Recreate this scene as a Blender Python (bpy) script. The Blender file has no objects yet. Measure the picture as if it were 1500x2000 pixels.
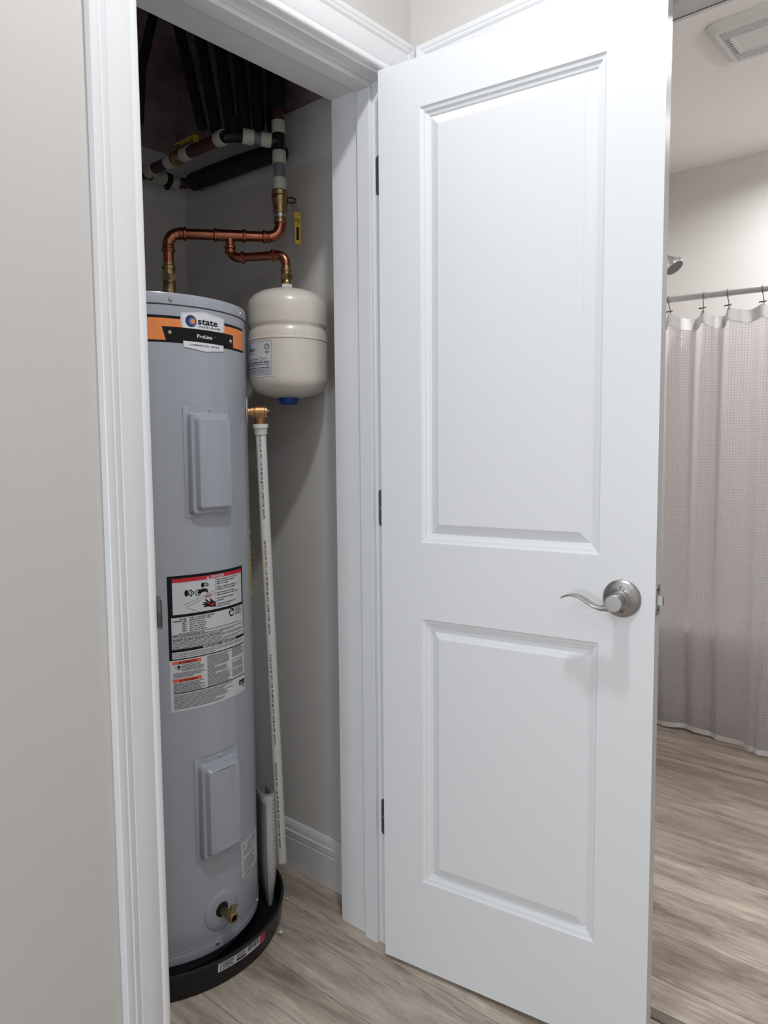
import bpy, bmesh, math, random
from mathutils import Vector, Matrix
random.seed(7)
PI = math.pi
S = bpy.context.scene
COL = S.collection

# ---------------------------------------------------------------- camera
cd = bpy.data.cameras.new('camera')
cam = bpy.data.objects.new('camera', cd)
COL.objects.link(cam)
cd.sensor_fit = 'VERTICAL'
cd.sensor_height = 36.0
cd.sensor_width = 27.0
cd.lens = 36.0 * 1457.03 / 2000.0
cd.clip_start = 0.02
_r = Vector((0.65927745, -0.75185459, -0.00824115))
_u = Vector((0.06714137, 0.04795041, 0.99659059))
_f = Vector((0.74889604, 0.65758302, -0.08209317))
cam.matrix_world = Matrix(((_r.x, _u.x, -_f.x, -1.308305), (_r.y, _u.y, -_f.y, -1.137386),
                           (_r.z, _u.z, -_f.z, 1.213300), (0, 0, 0, 1)))
S.camera = cam

# ---------------------------------------------------------------- world, lamps, exposure
S.view_settings.view_transform = 'Standard'
S.view_settings.look = 'None'
S.view_settings.exposure = 0.0
S.view_settings.gamma = 1.0
S.view_settings.use_curve_mapping = False
W = bpy.data.worlds.new('world')
S.world = W
W.use_nodes = True
W.node_tree.nodes['Background'].inputs[0].default_value = (0.8, 0.85, 0.9, 1)
W.node_tree.nodes['Background'].inputs[1].default_value = 0.05


def lamp(name, loc, power, size, color, rot=(0, 0, 0), shape='DISK', size_y=None, spread=None):
    l = bpy.data.lights.new(name, 'AREA')
    l.energy = power
    l.shape = shape
    l.size = size
    if size_y:
        l.size_y = size_y
    if spread:
        l.spread = spread
    l.color = color
    o = bpy.data.objects.new(name, l)
    o.location = loc
    o.rotation_euler = rot
    COL.objects.link(o)
    return o


lamp('hall_ceiling_lamp', (-0.60, -0.65, 2.70), 14.0, 0.13, (0.96, 0.975, 1.0))
lamp('hall_far_lamp', (-3.0, -0.62, 2.70), 13, 0.14, (0.92, 0.96, 1.0))
lamp('rear_fill_lamp', (-1.75, -1.80, 2.70), 5, 0.3, (0.93, 0.965, 1.0))  # soft fill added from behind the camera, no known fixture
lamp('cool_side_fill', (-3.44, -1.05, 1.10), 26, 0.9, (0.82, 0.91, 1.0), rot=(0, math.radians(-90), 0), shape='RECTANGLE', size_y=0.9)  # cool fill panel added to lift the lower door; no window here
lamp('bath_ceiling_fill', (0.55, -1.95, 2.05), 13, 0.6, (1.0, 0.985, 0.98), rot=Vector((0.55, 0.75, 0.22)).to_track_quat('-Z', 'Y').to_euler(), shape='RECTANGLE', size_y=0.12)  # added to brighten the bathroom ceiling, not a known fixture
lamp('shower_recessed_lamp', (2.08, -0.42, 2.585), 14.5, 0.25, (0.97, 0.975, 1.0), spread=2.75)
lamp('bath_ceiling_lamp', (1.45, -0.72, 2.585), 7, 0.2, (0.97, 0.975, 1.0), spread=2.8)

# ---------------------------------------------------------------- materials
def srgb(r, g, b):
    def c(v):
        v /= 255.0
        return v / 12.92 if v <= 0.04045 else ((v + 0.055) / 1.055) ** 2.4
    return (c(r), c(g), c(b), 1.0)


def mat(name, col, rough=0.5, metal=0.0, bump=0.0, bscale=200.0, coat=0.0, var=0.0, vscale=3.0, spec=0.5, trans=0.0, alpha=1.0, aniso=None):
    m = bpy.data.materials.new(name)
    m.use_nodes = True
    nt = m.node_tree
    b = nt.nodes['Principled BSDF']
    if len(col) == 3:
        col = (*col, 1)
    b.inputs['Base Color'].default_value = col
    b.inputs['Roughness'].default_value = rough
    b.inputs['Metallic'].default_value = metal
    b.inputs['Coat Weight'].default_value = coat
    b.inputs['Coat Roughness'].default_value = 0.12
    b.inputs['Specular IOR Level'].default_value = spec
    b.inputs['Transmission Weight'].default_value = trans
    b.inputs['Alpha'].default_value = alpha
    tc = nt.nodes.new('ShaderNodeTexCoord')
    if var > 0:
        n = nt.nodes.new('ShaderNodeTexNoise')
        n.inputs['Scale'].default_value = vscale
        n.inputs['Detail'].default_value = 6
        nt.links.new(tc.outputs['Object'], n.inputs['Vector'])
        mr = nt.nodes.new('ShaderNodeMapRange')
        mr.inputs['From Min'].default_value = 0.25
        mr.inputs['From Max'].default_value = 0.75
        mr.inputs['To Min'].default_value = 1 - var
        mr.inputs['To Max'].default_value = 1 + var
        nt.links.new(n.outputs['Fac'], mr.inputs['Value'])
        hs = nt.nodes.new('ShaderNodeHueSaturation')
        hs.inputs['Color'].default_value = col
        nt.links.new(mr.outputs['Result'], hs.inputs['Value'])
        nt.links.new(hs.outputs['Color'], b.inputs['Base Color'])
    if bump > 0:
        n2 = nt.nodes.new('ShaderNodeTexNoise')
        n2.inputs['Scale'].default_value = bscale
        n2.inputs['Detail'].default_value = 3
        nt.links.new(tc.outputs['Object'], n2.inputs['Vector'])
        bp = nt.nodes.new('ShaderNodeBump')
        bp.inputs['Strength'].default_value = bump
        bp.inputs['Distance'].default_value = 0.002
        nt.links.new(n2.outputs['Fac'], bp.inputs['Height'])
        nt.links.new(bp.outputs['Normal'], b.inputs['Normal'])
    return m


M = {}
M['wall'] = mat('wall_paint', (0.60, 0.575, 0.55), 0.6, bump=0.12, bscale=260, var=0.015)
M['closet_wall'] = mat('lifted_wall_paint', (0.72, 0.695, 0.67), 0.6, bump=0.12, bscale=260, var=0.03)  # same paint as the hall, lightened to stand in for missing light
M['ceiling'] = mat('ceiling_paint', (0.84, 0.815, 0.79), 0.8, bump=0.25, bscale=130)
M['bare_wall'] = mat('unpainted_brown_wall', (0.38, 0.275, 0.295), 0.9, var=0.35, vscale=14)
M['board'] = mat('white_board', (0.80, 0.80, 0.80), 0.6, var=0.05)
M['trim'] = mat('white_trim_paint', (0.78, 0.785, 0.795), 0.32, bump=0.03, bscale=90)
M['door'] = mat('white_door_paint', (0.80, 0.81, 0.825), 0.36, bump=0.04, bscale=140)
M['nickel'] = mat('brushed_nickel', (0.44, 0.43, 0.42), 0.34, 1.0)
M['hinge'] = mat('hinge_steel', (0.20, 0.205, 0.21), 0.45, 0.8)
M['chrome'] = mat('chrome', (0.75, 0.74, 0.73), 0.15, 1.0)
M['rodmetal'] = mat('rod_brushed_steel', (0.62, 0.62, 0.63), 0.35, 0.9)
M['dark_steel'] = mat('dark_steel', (0.11, 0.10, 0.095), 0.35, 0.8)
M['heater'] = mat('grey_enamel', srgb(166, 170, 179), 0.30, coat=0.35, bump=0.02, bscale=30)
M['seam'] = mat('seam_dark', (0.10, 0.105, 0.11), 0.5)
M['screw'] = mat('screw_zinc', (0.55, 0.55, 0.56), 0.3, 0.9)
M['black'] = mat('black_plastic', (0.010, 0.010, 0.011), 0.38, spec=0.35)
M['foam'] = mat('black_pipe_insulation', (0.010, 0.010, 0.014), 0.7, bump=0.3, bscale=80)
M['hole'] = mat('hole_shade', (0.006, 0.006, 0.006), 0.8)  # near-black stands in for the shade inside holes and slots
M['tank'] = mat('cream_enamel', srgb(216, 209, 199), 0.3, coat=0.3, bump=0.02, bscale=25)
M['blue'] = mat('blue_plastic', (0.012, 0.05, 0.33), 0.4)
M['copper'] = mat('copper', (0.40, 0.145, 0.085), 0.24, 1.0, var=0.25, vscale=25)
M['brass'] = mat('brass', (0.40, 0.29, 0.145), 0.30, 1.0, var=0.2, vscale=60)
M['bronze'] = mat('bronze', (0.50, 0.28, 0.14), 0.32, 1.0, var=0.2, vscale=60)
M['pvc'] = mat('white_pvc', srgb(226, 226, 222), 0.35)
M['coupling'] = mat('white_coupling', srgb(196, 200, 186), 0.4)
M['greypipe'] = mat('grey_pipe', srgb(120, 118, 128), 0.4)
M['redpipe'] = mat('dark_red_pipe', srgb(80, 40, 44), 0.4)
M['yellow'] = mat('yellow_vinyl', srgb(214, 180, 40), 0.45)
M['energy'] = mat('yellow_label', srgb(228, 212, 92), 0.5)
M['white_label'] = mat('label_white', srgb(226, 228, 232), 0.4)
M['label_grey'] = mat('label_silver', srgb(208, 209, 213), 0.4)
M['ink'] = mat('ink_black', (0.006, 0.006, 0.007), 0.5, spec=0.2)
M['ink_grey'] = mat('ink_grey', (0.13, 0.13, 0.135), 0.5, spec=0.2)
M['ink_navy'] = mat('ink_navy', srgb(30, 42, 92), 0.4)
M['ink_blue'] = mat('ink_blue', srgb(70, 118, 190), 0.4)
M['orange'] = mat('label_orange', srgb(240, 140, 72), 0.4)
M['red'] = mat('label_red', srgb(196, 30, 48), 0.4)
M['salmon'] = mat('label_salmon', srgb(232, 96, 66), 0.4)
M['clear'] = mat('clear_laminate', (0.62, 0.64, 0.67), 0.15, coat=0.6)
M['paper'] = mat('booklet_paper', srgb(206, 200, 194), 0.6, var=0.08, vscale=60)
M['booklet_dark'] = mat('booklet_shaded_cover', srgb(62, 52, 52), 0.45)  # cover colour also carries the shading of the heater side
M['sleeve'] = mat('plastic_sleeve', (0.85, 0.85, 0.87), 0.12, alpha=0.16)
M['tub'] = mat('tub_acrylic', (0.82, 0.81, 0.79), 0.15, coat=0.3)
M['fan'] = mat('fan_plastic', (0.66, 0.645, 0.63), 0.5)
M['crumb'] = mat('plaster_crumb', (0.7, 0.68, 0.64), 0.8)
M['threshold'] = mat('threshold_vinyl', srgb(122, 112, 98), 0.5, var=0.15, vscale=30)
M['subfloor'] = mat('subfloor', (0.05, 0.042, 0.036), 0.9)
M['sponge'] = mat('shower_nozzles', (0.12, 0.12, 0.12), 0.5)


def floor_material():
    m = bpy.data.materials.new('vinyl_plank')
    m.use_nodes = True
    nt = m.node_tree
    N = nt.nodes.new
    L = nt.links.new
    b = nt.nodes['Principled BSDF']
    geo = N('ShaderNodeNewGeometry')
    oi = N('ShaderNodeObjectInfo')
    off = N('ShaderNodeVectorMath'); off.operation = 'SCALE'
    comb = N('ShaderNodeCombineXYZ')
    mul = N('ShaderNodeMath'); mul.operation = 'MULTIPLY'; mul.inputs[1].default_value = 37.0
    L(oi.outputs['Random'], mul.inputs[0])
    L(mul.outputs[0], comb.inputs['X']); L(mul.outputs[0], comb.inputs['Y'])
    add = N('ShaderNodeVectorMath'); add.operation = 'ADD'
    L(geo.outputs['Position'], add.inputs[0]); L(comb.outputs[0], add.inputs[1])

    def noise(sx, sy, detail, rough, dist=0.0):
        mp = N('ShaderNodeMapping')
        mp.inputs['Scale'].default_value = (sx, sy, 1)
        L(add.outputs[0], mp.inputs['Vector'])
        n = N('ShaderNodeTexNoise')
        n.inputs['Scale'].default_value = 1.0
        n.inputs['Detail'].default_value = detail
        n.inputs['Roughness'].default_value = rough
        n.inputs['Distortion'].default_value = dist
        L(mp.outputs[0], n.inputs['Vector'])
        return n.outputs['Fac']
    broad = noise(9, 1.3, 4, 0.55, 0.6)
    grain = noise(150, 11, 6, 0.75, 0.8)
    cath = noise(15, 2.6, 7, 0.66, 2.8)
    fine = noise(420, 30, 3, 0.6)
    r1 = N('ShaderNodeValToRGB')
    e = r1.color_ramp.elements
    e[0].position = 0.30; e[0].color = srgb(140, 126, 114)
    e[1].position = 0.72; e[1].color = srgb(208, 196, 182)
    k = e.new(0.5); k.color = srgb(178, 164, 150)
    L(broad, r1.inputs['Fac'])

    def mixmul(a, fac_out, lo, hi, f0=0.35, f1=0.65):
        mr = N('ShaderNodeMapRange')
        mr.inputs['From Min'].default_value = f0
        mr.inputs['From Max'].default_value = f1
        mr.inputs['To Min'].default_value = lo
        mr.inputs['To Max'].default_value = hi
        L(fac_out, mr.inputs['Value'])
        mx = N('ShaderNodeMix'); mx.data_type = 'RGBA'; mx.blend_type = 'MULTIPLY'
        mx.inputs['Factor'].default_value = 1.0
        L(a, mx.inputs['A']); L(mr.outputs['Result'], mx.inputs['B'])
        return mx.outputs['Result']
    c = mixmul(r1.outputs['Color'], grain, 0.74, 1.16, 0.3, 0.66)
    c = mixmul(c, cath, 0.74, 1.08, 0.36, 0.56)
    c = mixmul(c, fine, 0.93, 1.05)
    # knots
    mpk = N('ShaderNodeMapping'); mpk.inputs['Scale'].default_value = (9, 3.2, 1)
    L(add.outputs[0], mpk.inputs['Vector'])
    vo = N('ShaderNodeTexVoronoi'); vo.inputs['Scale'].default_value = 1.0
    L(mpk.outputs[0], vo.inputs['Vector'])
    c = mixmul(c, vo.outputs['Distance'], 0.5, 1.0, 0.02, 0.13)
    # plank to plank tone
    mr = N('ShaderNodeMapRange')
    mr.inputs['To Min'].default_value = 0.86; mr.inputs['To Max'].default_value = 1.1
    L(oi.outputs['Random'], mr.inputs['Value'])
    mx = N('ShaderNodeMix'); mx.data_type = 'RGBA'; mx.blend_type = 'MULTIPLY'; mx.inputs['Factor'].default_value = 1.0
    L(c, mx.inputs['A']); L(mr.outputs['Result'], mx.inputs['B'])
    L(mx.outputs['Result'], b.inputs['Base Color'])
    b.inputs['Roughness'].default_value = 0.42
    b.inputs['Specular IOR Level'].default_value = 0.4
    bp = N('ShaderNodeBump'); bp.inputs['Strength'].default_value = 0.15; bp.inputs['Distance'].default_value = 0.001
    L(grain, bp.inputs['Height']); L(bp.outputs['Normal'], b.inputs['Normal'])
    return m


def waffle_material():
    m = bpy.data.materials.new('waffle_weave')
    m.use_nodes = True
    nt = m.node_tree
    N = nt.nodes.new
    L = nt.links.new
    b = nt.nodes['Principled BSDF']
    out = nt.nodes['Material Output']
    uv = N('ShaderNodeUVMap')
    sep = N('ShaderNodeSeparateXYZ')
    L(uv.outputs['UV'], sep.inputs[0])
    hs = []
    for ax in ('X', 'Y'):
        mu = N('ShaderNodeMath'); mu.operation = 'MULTIPLY'; mu.inputs[1].default_value = 2 * PI / 0.0110
        L(sep.outputs[ax], mu.inputs[0])
        co = N('ShaderNodeMath'); co.operation = 'COSINE'
        L(mu.outputs[0], co.inputs[0])
        pw = N('ShaderNodeMapRange')
        pw.inputs['From Min'].default_value = 0.45; pw.inputs['From Max'].default_value = 1.0
        L(co.outputs[0], pw.inputs['Value'])
        hs.append(pw.outputs['Result'])
    mx = N('ShaderNodeMath'); mx.operation = 'MAXIMUM'
    L(hs[0], mx.inputs[0]); L(hs[1], mx.inputs[1])
    bp = N('ShaderNodeBump'); bp.inputs['Strength'].default_value = 0.8; bp.inputs['Distance'].default_value = 0.003
    L(mx.outputs[0], bp.inputs['Height'])
    cr = N('ShaderNodeMix'); cr.data_type = 'RGBA'
    cr.inputs['A'].default_value = (0.82, 0.79, 0.78, 1)
    cr.inputs['B'].default_value = (0.70, 0.67, 0.66, 1)
    L(mx.outputs[0], cr.inputs['Factor'])
    L(cr.outputs['Result'], b.inputs['Base Color'])
    b.inputs['Roughness'].default_value = 0.28
    b.inputs['Specular IOR Level'].default_value = 0.8
    L(bp.outputs['Normal'], b.inputs['Normal'])
    tr = N('ShaderNodeBsdfTranslucent')
    L(cr.outputs['Result'], tr.inputs['Color'])
    ms = N('ShaderNodeMixShader'); ms.inputs['Fac'].default_value = 0.58
    L(b.outputs[0], ms.inputs[1]); L(tr.outputs[0], ms.inputs[2])
    L(ms.outputs[0], out.inputs['Surface'])
    return m


M['plank'] = floor_material()
M['waffle'] = waffle_material()
M['hem'] = mat('hem_cloth', (0.74, 0.725, 0.71), 0.8, spec=0.2)


# ---------------------------------------------------------------- mesh helpers
class MB:
    """collects faces, builds one mesh object"""

    def __init__(s):
        s.v = []; s.f = []; s.m = []; s.sm = []; s.uv = None

    def face(s, pts, m=0, smooth=False):
        i = len(s.v)
        s.v.extend([tuple(p) for p in pts])
        s.f.append(list(range(i, i + len(pts)))); s.m.append(m); s.sm.append(smooth)

    def raw(s, vs, fs, m=0, smooth=False):
        i = len(s.v)
        s.v.extend([tuple(p) for p in vs])
        for f in fs:
            s.f.append([i + k for k in f]); s.m.append(m); s.sm.append(smooth)

    def box(s, a, b, m=0, bev=0.0):
        x0, x1 = sorted((a[0], b[0])); y0, y1 = sorted((a[1], b[1])); z0, z1 = sorted((a[2], b[2]))
        if bev <= 0:
            vs = [(x0, y0, z0), (x1, y0, z0), (x1, y1, z0), (x0, y1, z0), (x0, y0, z1), (x1, y0, z1), (x1, y1, z1), (x0, y1, z1)]
            s.raw(vs, [(0, 3, 2, 1), (4, 5, 6, 7), (0, 1, 5, 4), (1, 2, 6, 5), (2, 3, 7, 6), (3, 0, 4, 7)], m)
            return
        bm = bmesh.new()
        bmesh.ops.create_cube(bm, size=1)
        for v in bm.verts:
            v.co = Vector((x0 + (v.co.x + .5) * (x1 - x0), y0 + (v.co.y + .5) * (y1 - y0), z0 + (v.co.z + .5) * (z1 - z0)))
        bmesh.ops.bevel(bm, geom=bm.edges[:], offset=bev, segments=2, affect='EDGES', profile=0.5)
        s.bm(bm, m)

    def bm(s, bm, m=0, smooth=False, mx=None):
        bm.verts.index_update()
        vs = [(mx @ v.co if mx else v.co.copy()) for v in bm.verts]
        s.raw(vs, [[v.index for v in f.verts] for f in bm.faces], m, smooth)
        bm.free()

    def lathe(s, prof, c, ax=(0, 0, 1), n=32, m=0, smooth=True, cap0=False, cap1=False, a0=0.0, a1=2 * PI):
        """prof: (h along axis, radius)"""
        ax = Vector(ax).normalized()
        q = ax.orthogonal().normalized() if abs(ax.z) < 0.999 else Vector((1, 0, 0))
        w = ax.cross(q)
        c = Vector(c)
        full = abs(a1 - a0 - 2 * PI) < 1e-6
        k = n if full else n + 1
        vs = []
        for h, r in prof:
            for j in range(k):
                a = a0 + (a1 - a0) * j / n
                vs.append(c + ax * h + (q * math.cos(a) + w * math.sin(a)) * r)
        fs = []
        for i in range(len(prof) - 1):
            for j in range(n):
                j2 = (j + 1) % k if full else j + 1
                fs.append((i * k + j, i * k + j2, (i + 1) * k + j2, (i + 1) * k + j))
        s.raw(vs, fs, m, smooth)
        if cap0:
            s.face([vs[j] for j in range(k)][::-1], m)
        if cap1:
            s.face([vs[(len(prof) - 1) * k + j] for j in range(k)], m)

    def tube(s, path, r, n=16, m=0, caps=True, smooth=True):
        path = [Vector(p) for p in path]
        rs = r if isinstance(r, (list, tuple)) else [r] * len(path)
        t = (path[1] - path[0]).normalized()
        q = t.orthogonal().normalized()
        vs = []
        for i, p in enumerate(path):
            if i == 0: t2 = path[1] - path[0]
            elif i == len(path) - 1: t2 = path[-1] - path[-2]
            else: t2 = (path[i + 1] - path[i]).normalized() + (path[i] - path[i - 1]).normalized()
            t2.normalize()
            q = (q - t2 * q.dot(t2)).normalized()
            w = t2.cross(q)
            for j in range(n):
                a = 2 * PI * j / n
                vs.append(p + (q * math.cos(a) + w * math.sin(a)) * rs[i])
        fs = []
        for i in range(len(path) - 1):
            for j in range(n):
                fs.append((i * n + j, i * n + (j + 1) % n, (i + 1) * n + (j + 1) % n, (i + 1) * n + j))
        s.raw(vs, fs, m, smooth)
        if caps:
            s.face(vs[:n][::-1], m)
            s.face(vs[-n:], m)

    def build(s, name, mats, parent=None, autosmooth=True):
        me = bpy.data.meshes.new(name)
        me.from_pydata([tuple(v) for v in s.v], [], s.f)
        if not isinstance(mats, (list, tuple)):
            mats = [mats]
        for k in mats:
            me.materials.append(M[k] if isinstance(k, str) else k)
        me.polygons.foreach_set('material_index', s.m)
        me.polygons.foreach_set('use_smooth', s.sm)
        bm = bmesh.new()
        bm.from_mesh(me)
        bmesh.ops.remove_doubles(bm, verts=bm.verts, dist=1e-6)
        bmesh.ops.recalc_face_normals(bm, faces=bm.faces)
        if any(s.sm):
            for e in bm.edges:
                if len(e.link_faces) == 2 and e.calc_face_angle(0) > math.radians(38):
                    e.smooth = False
        bm.to_mesh(me)
        bm.free()
        o = bpy.data.objects.new(name, me)
        COL.objects.link(o)
        if parent:
            o.parent = parent
            o.matrix_parent_inverse = PINV.get(parent.name, Matrix.Identity(4))
        return o


PINV = {}


def tag(o, label=None, cat=None, group=None, kind=None):
    if label: o['label'] = label
    if cat: o['category'] = cat
    if group: o['group'] = group
    if kind: o['kind'] = kind
    return o


def thing(name, loc, label, cat, group=None, kind=None):
    o = bpy.data.objects.new(name, None)
    o.empty_display_size = 0.05
    o.location = loc
    COL.objects.link(o)
    PINV[o.name] = Matrix.Translation(Vector(loc)).inverted()
    return tag(o, label, cat, group, kind)


def arc(p0, corner, p1, n=8):
    """rounded corner from p0 to p1 about corner (quadratic-like circle arc)"""
    p0, c, p1 = Vector(p0), Vector(corner), Vector(p1)
    o = p0 + p1 - c
    out = []
    for i in range(n + 1):
        a = i / n * PI / 2
        out.append(o + (p0 - o) * math.cos(a) + (p1 - o) * math.sin(a))
    return out


_TXT = {}


def text_geom(body, size, bold=False, spacing=1.0, align='LEFT'):
    key = (body, size, bold, spacing, align)
    if key in _TXT:
        return _TXT[key]
    cu = bpy.data.curves.new('glyphs', 'FONT')
    cu.body = body
    cu.size = size
    cu.space_character = spacing
    cu.align_x = align
    cu.resolution_u = 2
    if bold:
        cu.offset = size * 0.022
    o = bpy.data.objects.new('glyphs', cu)
    COL.objects.link(o)
    dg = bpy.context.evaluated_depsgraph_get()
    me = bpy.data.meshes.new_from_object(o.evaluated_get(dg))
    vs = [(v.co.x, v.co.y) for v in me.vertices]
    fs = [tuple(p.vertices) for p in me.polygons]
    bpy.data.objects.remove(o)
    bpy.data.curves.remove(cu)
    bpy.data.meshes.remove(me)
    _TXT[key] = (vs, fs)
    return _TXT[key]


class Print:
    """flat print laid on a surface given by a map (u, v, offset) -> point"""

    def __init__(s, mp, step=0.008):
        s.mp = mp; s.b = MB(); s.step = step

    def rect(s, u0, v0, u1, v1, off, m=0):
        n = max(1, int(math.ceil(abs(u1 - u0) / s.step)))
        for i in range(n):
            a = u0 + (u1 - u0) * i / n; b = u0 + (u1 - u0) * (i + 1) / n
            s.b.face([s.mp(a, v0, off), s.mp(b, v0, off), s.mp(b, v1, off), s.mp(a, v1, off)], m)

    def frame(s, u0, v0, u1, v1, t, off, m=0):
        s.rect(u0, v0, u1, v0 + t, off, m); s.rect(u0, v1 - t, u1, v1, off, m)
        s.rect(u0, v0 + t, u0 + t, v1 - t, off, m); s.rect(u1 - t, v0 + t, u1, v1 - t, off, m)

    def poly(s, pts, off, m=0):
        """convex or simple polygon, sliced in strips so that it follows the curve"""
        bm = bmesh.new()
        vs = [bm.verts.new((p[0], p[1], 0)) for p in pts]
        f = bm.faces.new(vs)
        bmesh.ops.triangulate(bm, faces=[f])
        lo = min(p[0] for p in pts); hi = max(p[0] for p in pts)
        x = lo + s.step
        while x < hi - 1e-4:
            bmesh.ops.bisect_plane(bm, geom=bm.verts[:] + bm.edges[:] + bm.faces[:], plane_co=(x, 0, 0), plane_no=(1, 0, 0))
            x += s.step
        bm.verts.index_update()
        s.b.raw([s.mp(v.co.x, v.co.y, off) for v in bm.verts], [[v.index for v in f.verts] for f in bm.faces], m)
        bm.free()

    def disc(s, u, v, ru, rv, off, m=0, n=20, rot=0.0):
        s.poly([(u + ru * math.cos(2 * PI * i / n) * math.cos(rot) - rv * math.sin(2 * PI * i / n) * math.sin(rot),
                 v + ru * math.cos(2 * PI * i / n) * math.sin(rot) + rv * math.sin(2 * PI * i / n) * math.cos(rot)) for i in range(n)], off, m)

    def ring(s, u, v, r0, r1, off, m=0, n=24):
        for i in range(n):
            a = 2 * PI * i / n; b = 2 * PI * (i + 1) / n
            s.b.face([s.mp(u + r * math.cos(t), v + r * math.sin(t), off) for r, t in ((r0, a), (r1, a), (r1, b), (r0, b))], m)

    def line(s, u0, v0, u1, v1, t, off, m=0):
        d = math.hypot(u1 - u0, v1 - v0); nx, ny = -(v1 - v0) / d * t / 2, (u1 - u0) / d * t / 2
        s.poly([(u0 - nx, v0 - ny), (u1 - nx, v1 - ny), (u1 + nx, v1 + ny), (u0 + nx, v0 + ny)], off, m)

    def text(s, body, u, v, size, off, m=0, bold=False, spacing=1.0, align='LEFT', sx=1.0, shear=0.0):
        vs, fs = text_geom(body, size, bold, spacing, align)
        s.b.raw([s.mp(u + a * sx + b * shear, v + b, off) for a, b in vs], fs, m)

    def words(s, u0, u1, v, h, off, m=0, fill=1.0, rnd=random):
        """an illegible line of fine print: short strokes"""
        u = u0
        end = u0 + (u1 - u0) * fill
        while u < end - h:
            w = min(rnd.uniform(1.5, 6.5) * h, end - u)
            s.rect(u, v, u + w, v + h, off, m)
            u += w + h * rnd.uniform(0.45, 0.8)

    def build(s, name, mats, parent):
        me = s.b
        o = me.build(name, mats, parent)
        return o


def cylmap(cx, cy, R, th0):
    th0 = math.radians(th0)
    return lambda u, v, off: (cx + (R + off) * math.cos(th0 + u / R), cy + (R + off) * math.sin(th0 + u / R), v)


# ================================================================ STRUCTURE
ZH = 2.041            # head jamb height of the closet opening
XL, XR = -0.612, 0.0  # jamb faces of the closet opening
JD = 0.168            # jamb depth
WX = 0.0936           # wall on the right: hall face
WX2 = 0.210           # its bathroom face
CX = 0.090            # closet side of the same wall
CY = 0.906            # closet back wall
HC, BC, CC = 2.74, 2.60, 2.42   # hall, bathroom, closet ceilings
BY0, BY1 = -0.895, -0.119       # bathroom doorway along y
BFX = 2.60            # bathroom far wall
BEY = 0.42            # bathroom end wall behind the shower head

# floor -------------------------------------------------------------------
b = MB()
b.box((-3.5, -2.4, -0.05), (0.1905, 1.0, -0.0055))
b.box((0.1905, -2.4, -0.05), (2.7, 0.5, -0.0055))
floor = tag(b.build('floor', 'subfloor'), kind='structure')


def lay(x0, x1, y0, y1, seed, joint):
    rnd = random.Random(seed)
    PW, PL, G = 0.178, 1.22, 0.0005
    k0 = int(math.floor((x0 + 0.036) / PW))
    k = k0
    while -0.036 + k * PW < x1:
        a = max(x0, -0.036 + k * PW + G); c = min(x1, -0.036 + (k + 1) * PW - G)
        y = joint + rnd.uniform(-0.11, 0.11)
        while y > y0:
            y -= PL
        while y < y1:
            p = max(y0, y + G); q = min(y1, y + PL - G)
            if c - a > 0.004 and q - p > 0.01:
                mb = MB()
                e = 0.0007
                vs = [(a, p, -0.005), (c, p, -0.005), (c, q, -0.005), (a, q, -0.005),
                      (a, p, -e), (c, p, -e), (c, q, -e), (a, q, -e),
                      (a + e, p + e, 0), (c - e, p + e, 0), (c - e, q - e, 0), (a + e, q - e, 0)]
                fs = [(0, 1, 5, 4), (1, 2, 6, 5), (2, 3, 7, 6), (3, 0, 4, 7), (4, 5, 9, 8), (5, 6, 10, 9), (6, 7, 11, 10), (7, 4, 8, 11), (8, 9, 10, 11)]
                mb.raw(vs, fs)
                mb.build('plank', 'plank', floor)
            y += PL
        k += 1


lay(-2.35, -0.738, -1.9, 0.0, 3, -0.6)
lay(-0.738, 0.188, -1.9, CY - 0.001, 5, -0.52)
lay(0.2195, 1.95, -2.0, BEY - 0.001, 11, -0.92)
b = MB()
b.box((-3.45, -2.35, -0.005), (-2.352, 0, -0.0006)); b.box((-2.35, -2.35, -0.005), (0.188, -1.902, -0.0006))
b.build('floor_boards', 'plank', floor)['kind'] = 'stuff'

b = MB()
for x, z in ((0, 0),):
    prof = [(0.1885, 0.0), (0.190, 0.0035), (0.196, 0.0055), (0.212, 0.0055), (0.2175, 0.0035), (0.219, 0.0)]
    for i in range(len(prof) - 1):
        (xa, za), (xb, zb) = prof[i], prof[i + 1]
        b.face([(xa, BY0 + 0.002, za), (xa, BY1 - 0.002, za), (xb, BY1 - 0.002, zb), (xb, BY0 + 0.002, zb)], 0, True)
    b.face([(p[0], BY0 + 0.002, p[1]) for p in prof]); b.face([(p[0], BY1 - 0.002, p[1]) for p in prof])
tag(b.build('trim_1', 'threshold'), kind='structure')

# walls -------------------------------------------------------------------
b = MB()
b.box((-3.5, 0.0, 0), (XL - 0.02, JD - 0.001, HC)); b.box((XR + 0.02, 0.0, 0), (WX, JD - 0.001, HC)); b.box((XL - 0.02, 0, ZH + 0.02), (XR + 0.02, JD - 0.001, HC))
tag(b.build('wall_front', 'wall'), kind='structure')
b = MB()   # the wall on the right, with the bathroom doorway; runs on as the closet's side
b.box((WX, -2.4, 0), (WX2, BY0 - 0.02, HC)); b.box((WX, BY1 + 0.02, 0), (WX2, JD, HC)); b.box((WX, BY0 - 0.02, ZH + 0.02), (WX2, BY1 + 0.02, HC))
tag(b.build('wall_right', 'wall'), kind='structure')
b = MB()
b.box((CX, JD, 0), (WX2, CY + 0.05, 2.04), 0)
b.box((CX, JD, 2.04), (WX2, CY + 0.05, CC + 0.3), 1)
tag(b.build('wall_side', ['closet_wall', 'bare_wall']), kind='structure')
b = MB()
b.box((-0.80, CY, 0), (CX, CY + 0.05, 2.04), 0); b.box((-0.80, CY, 2.04), (CX, CY + 0.05, CC + 0.3), 1)
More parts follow.
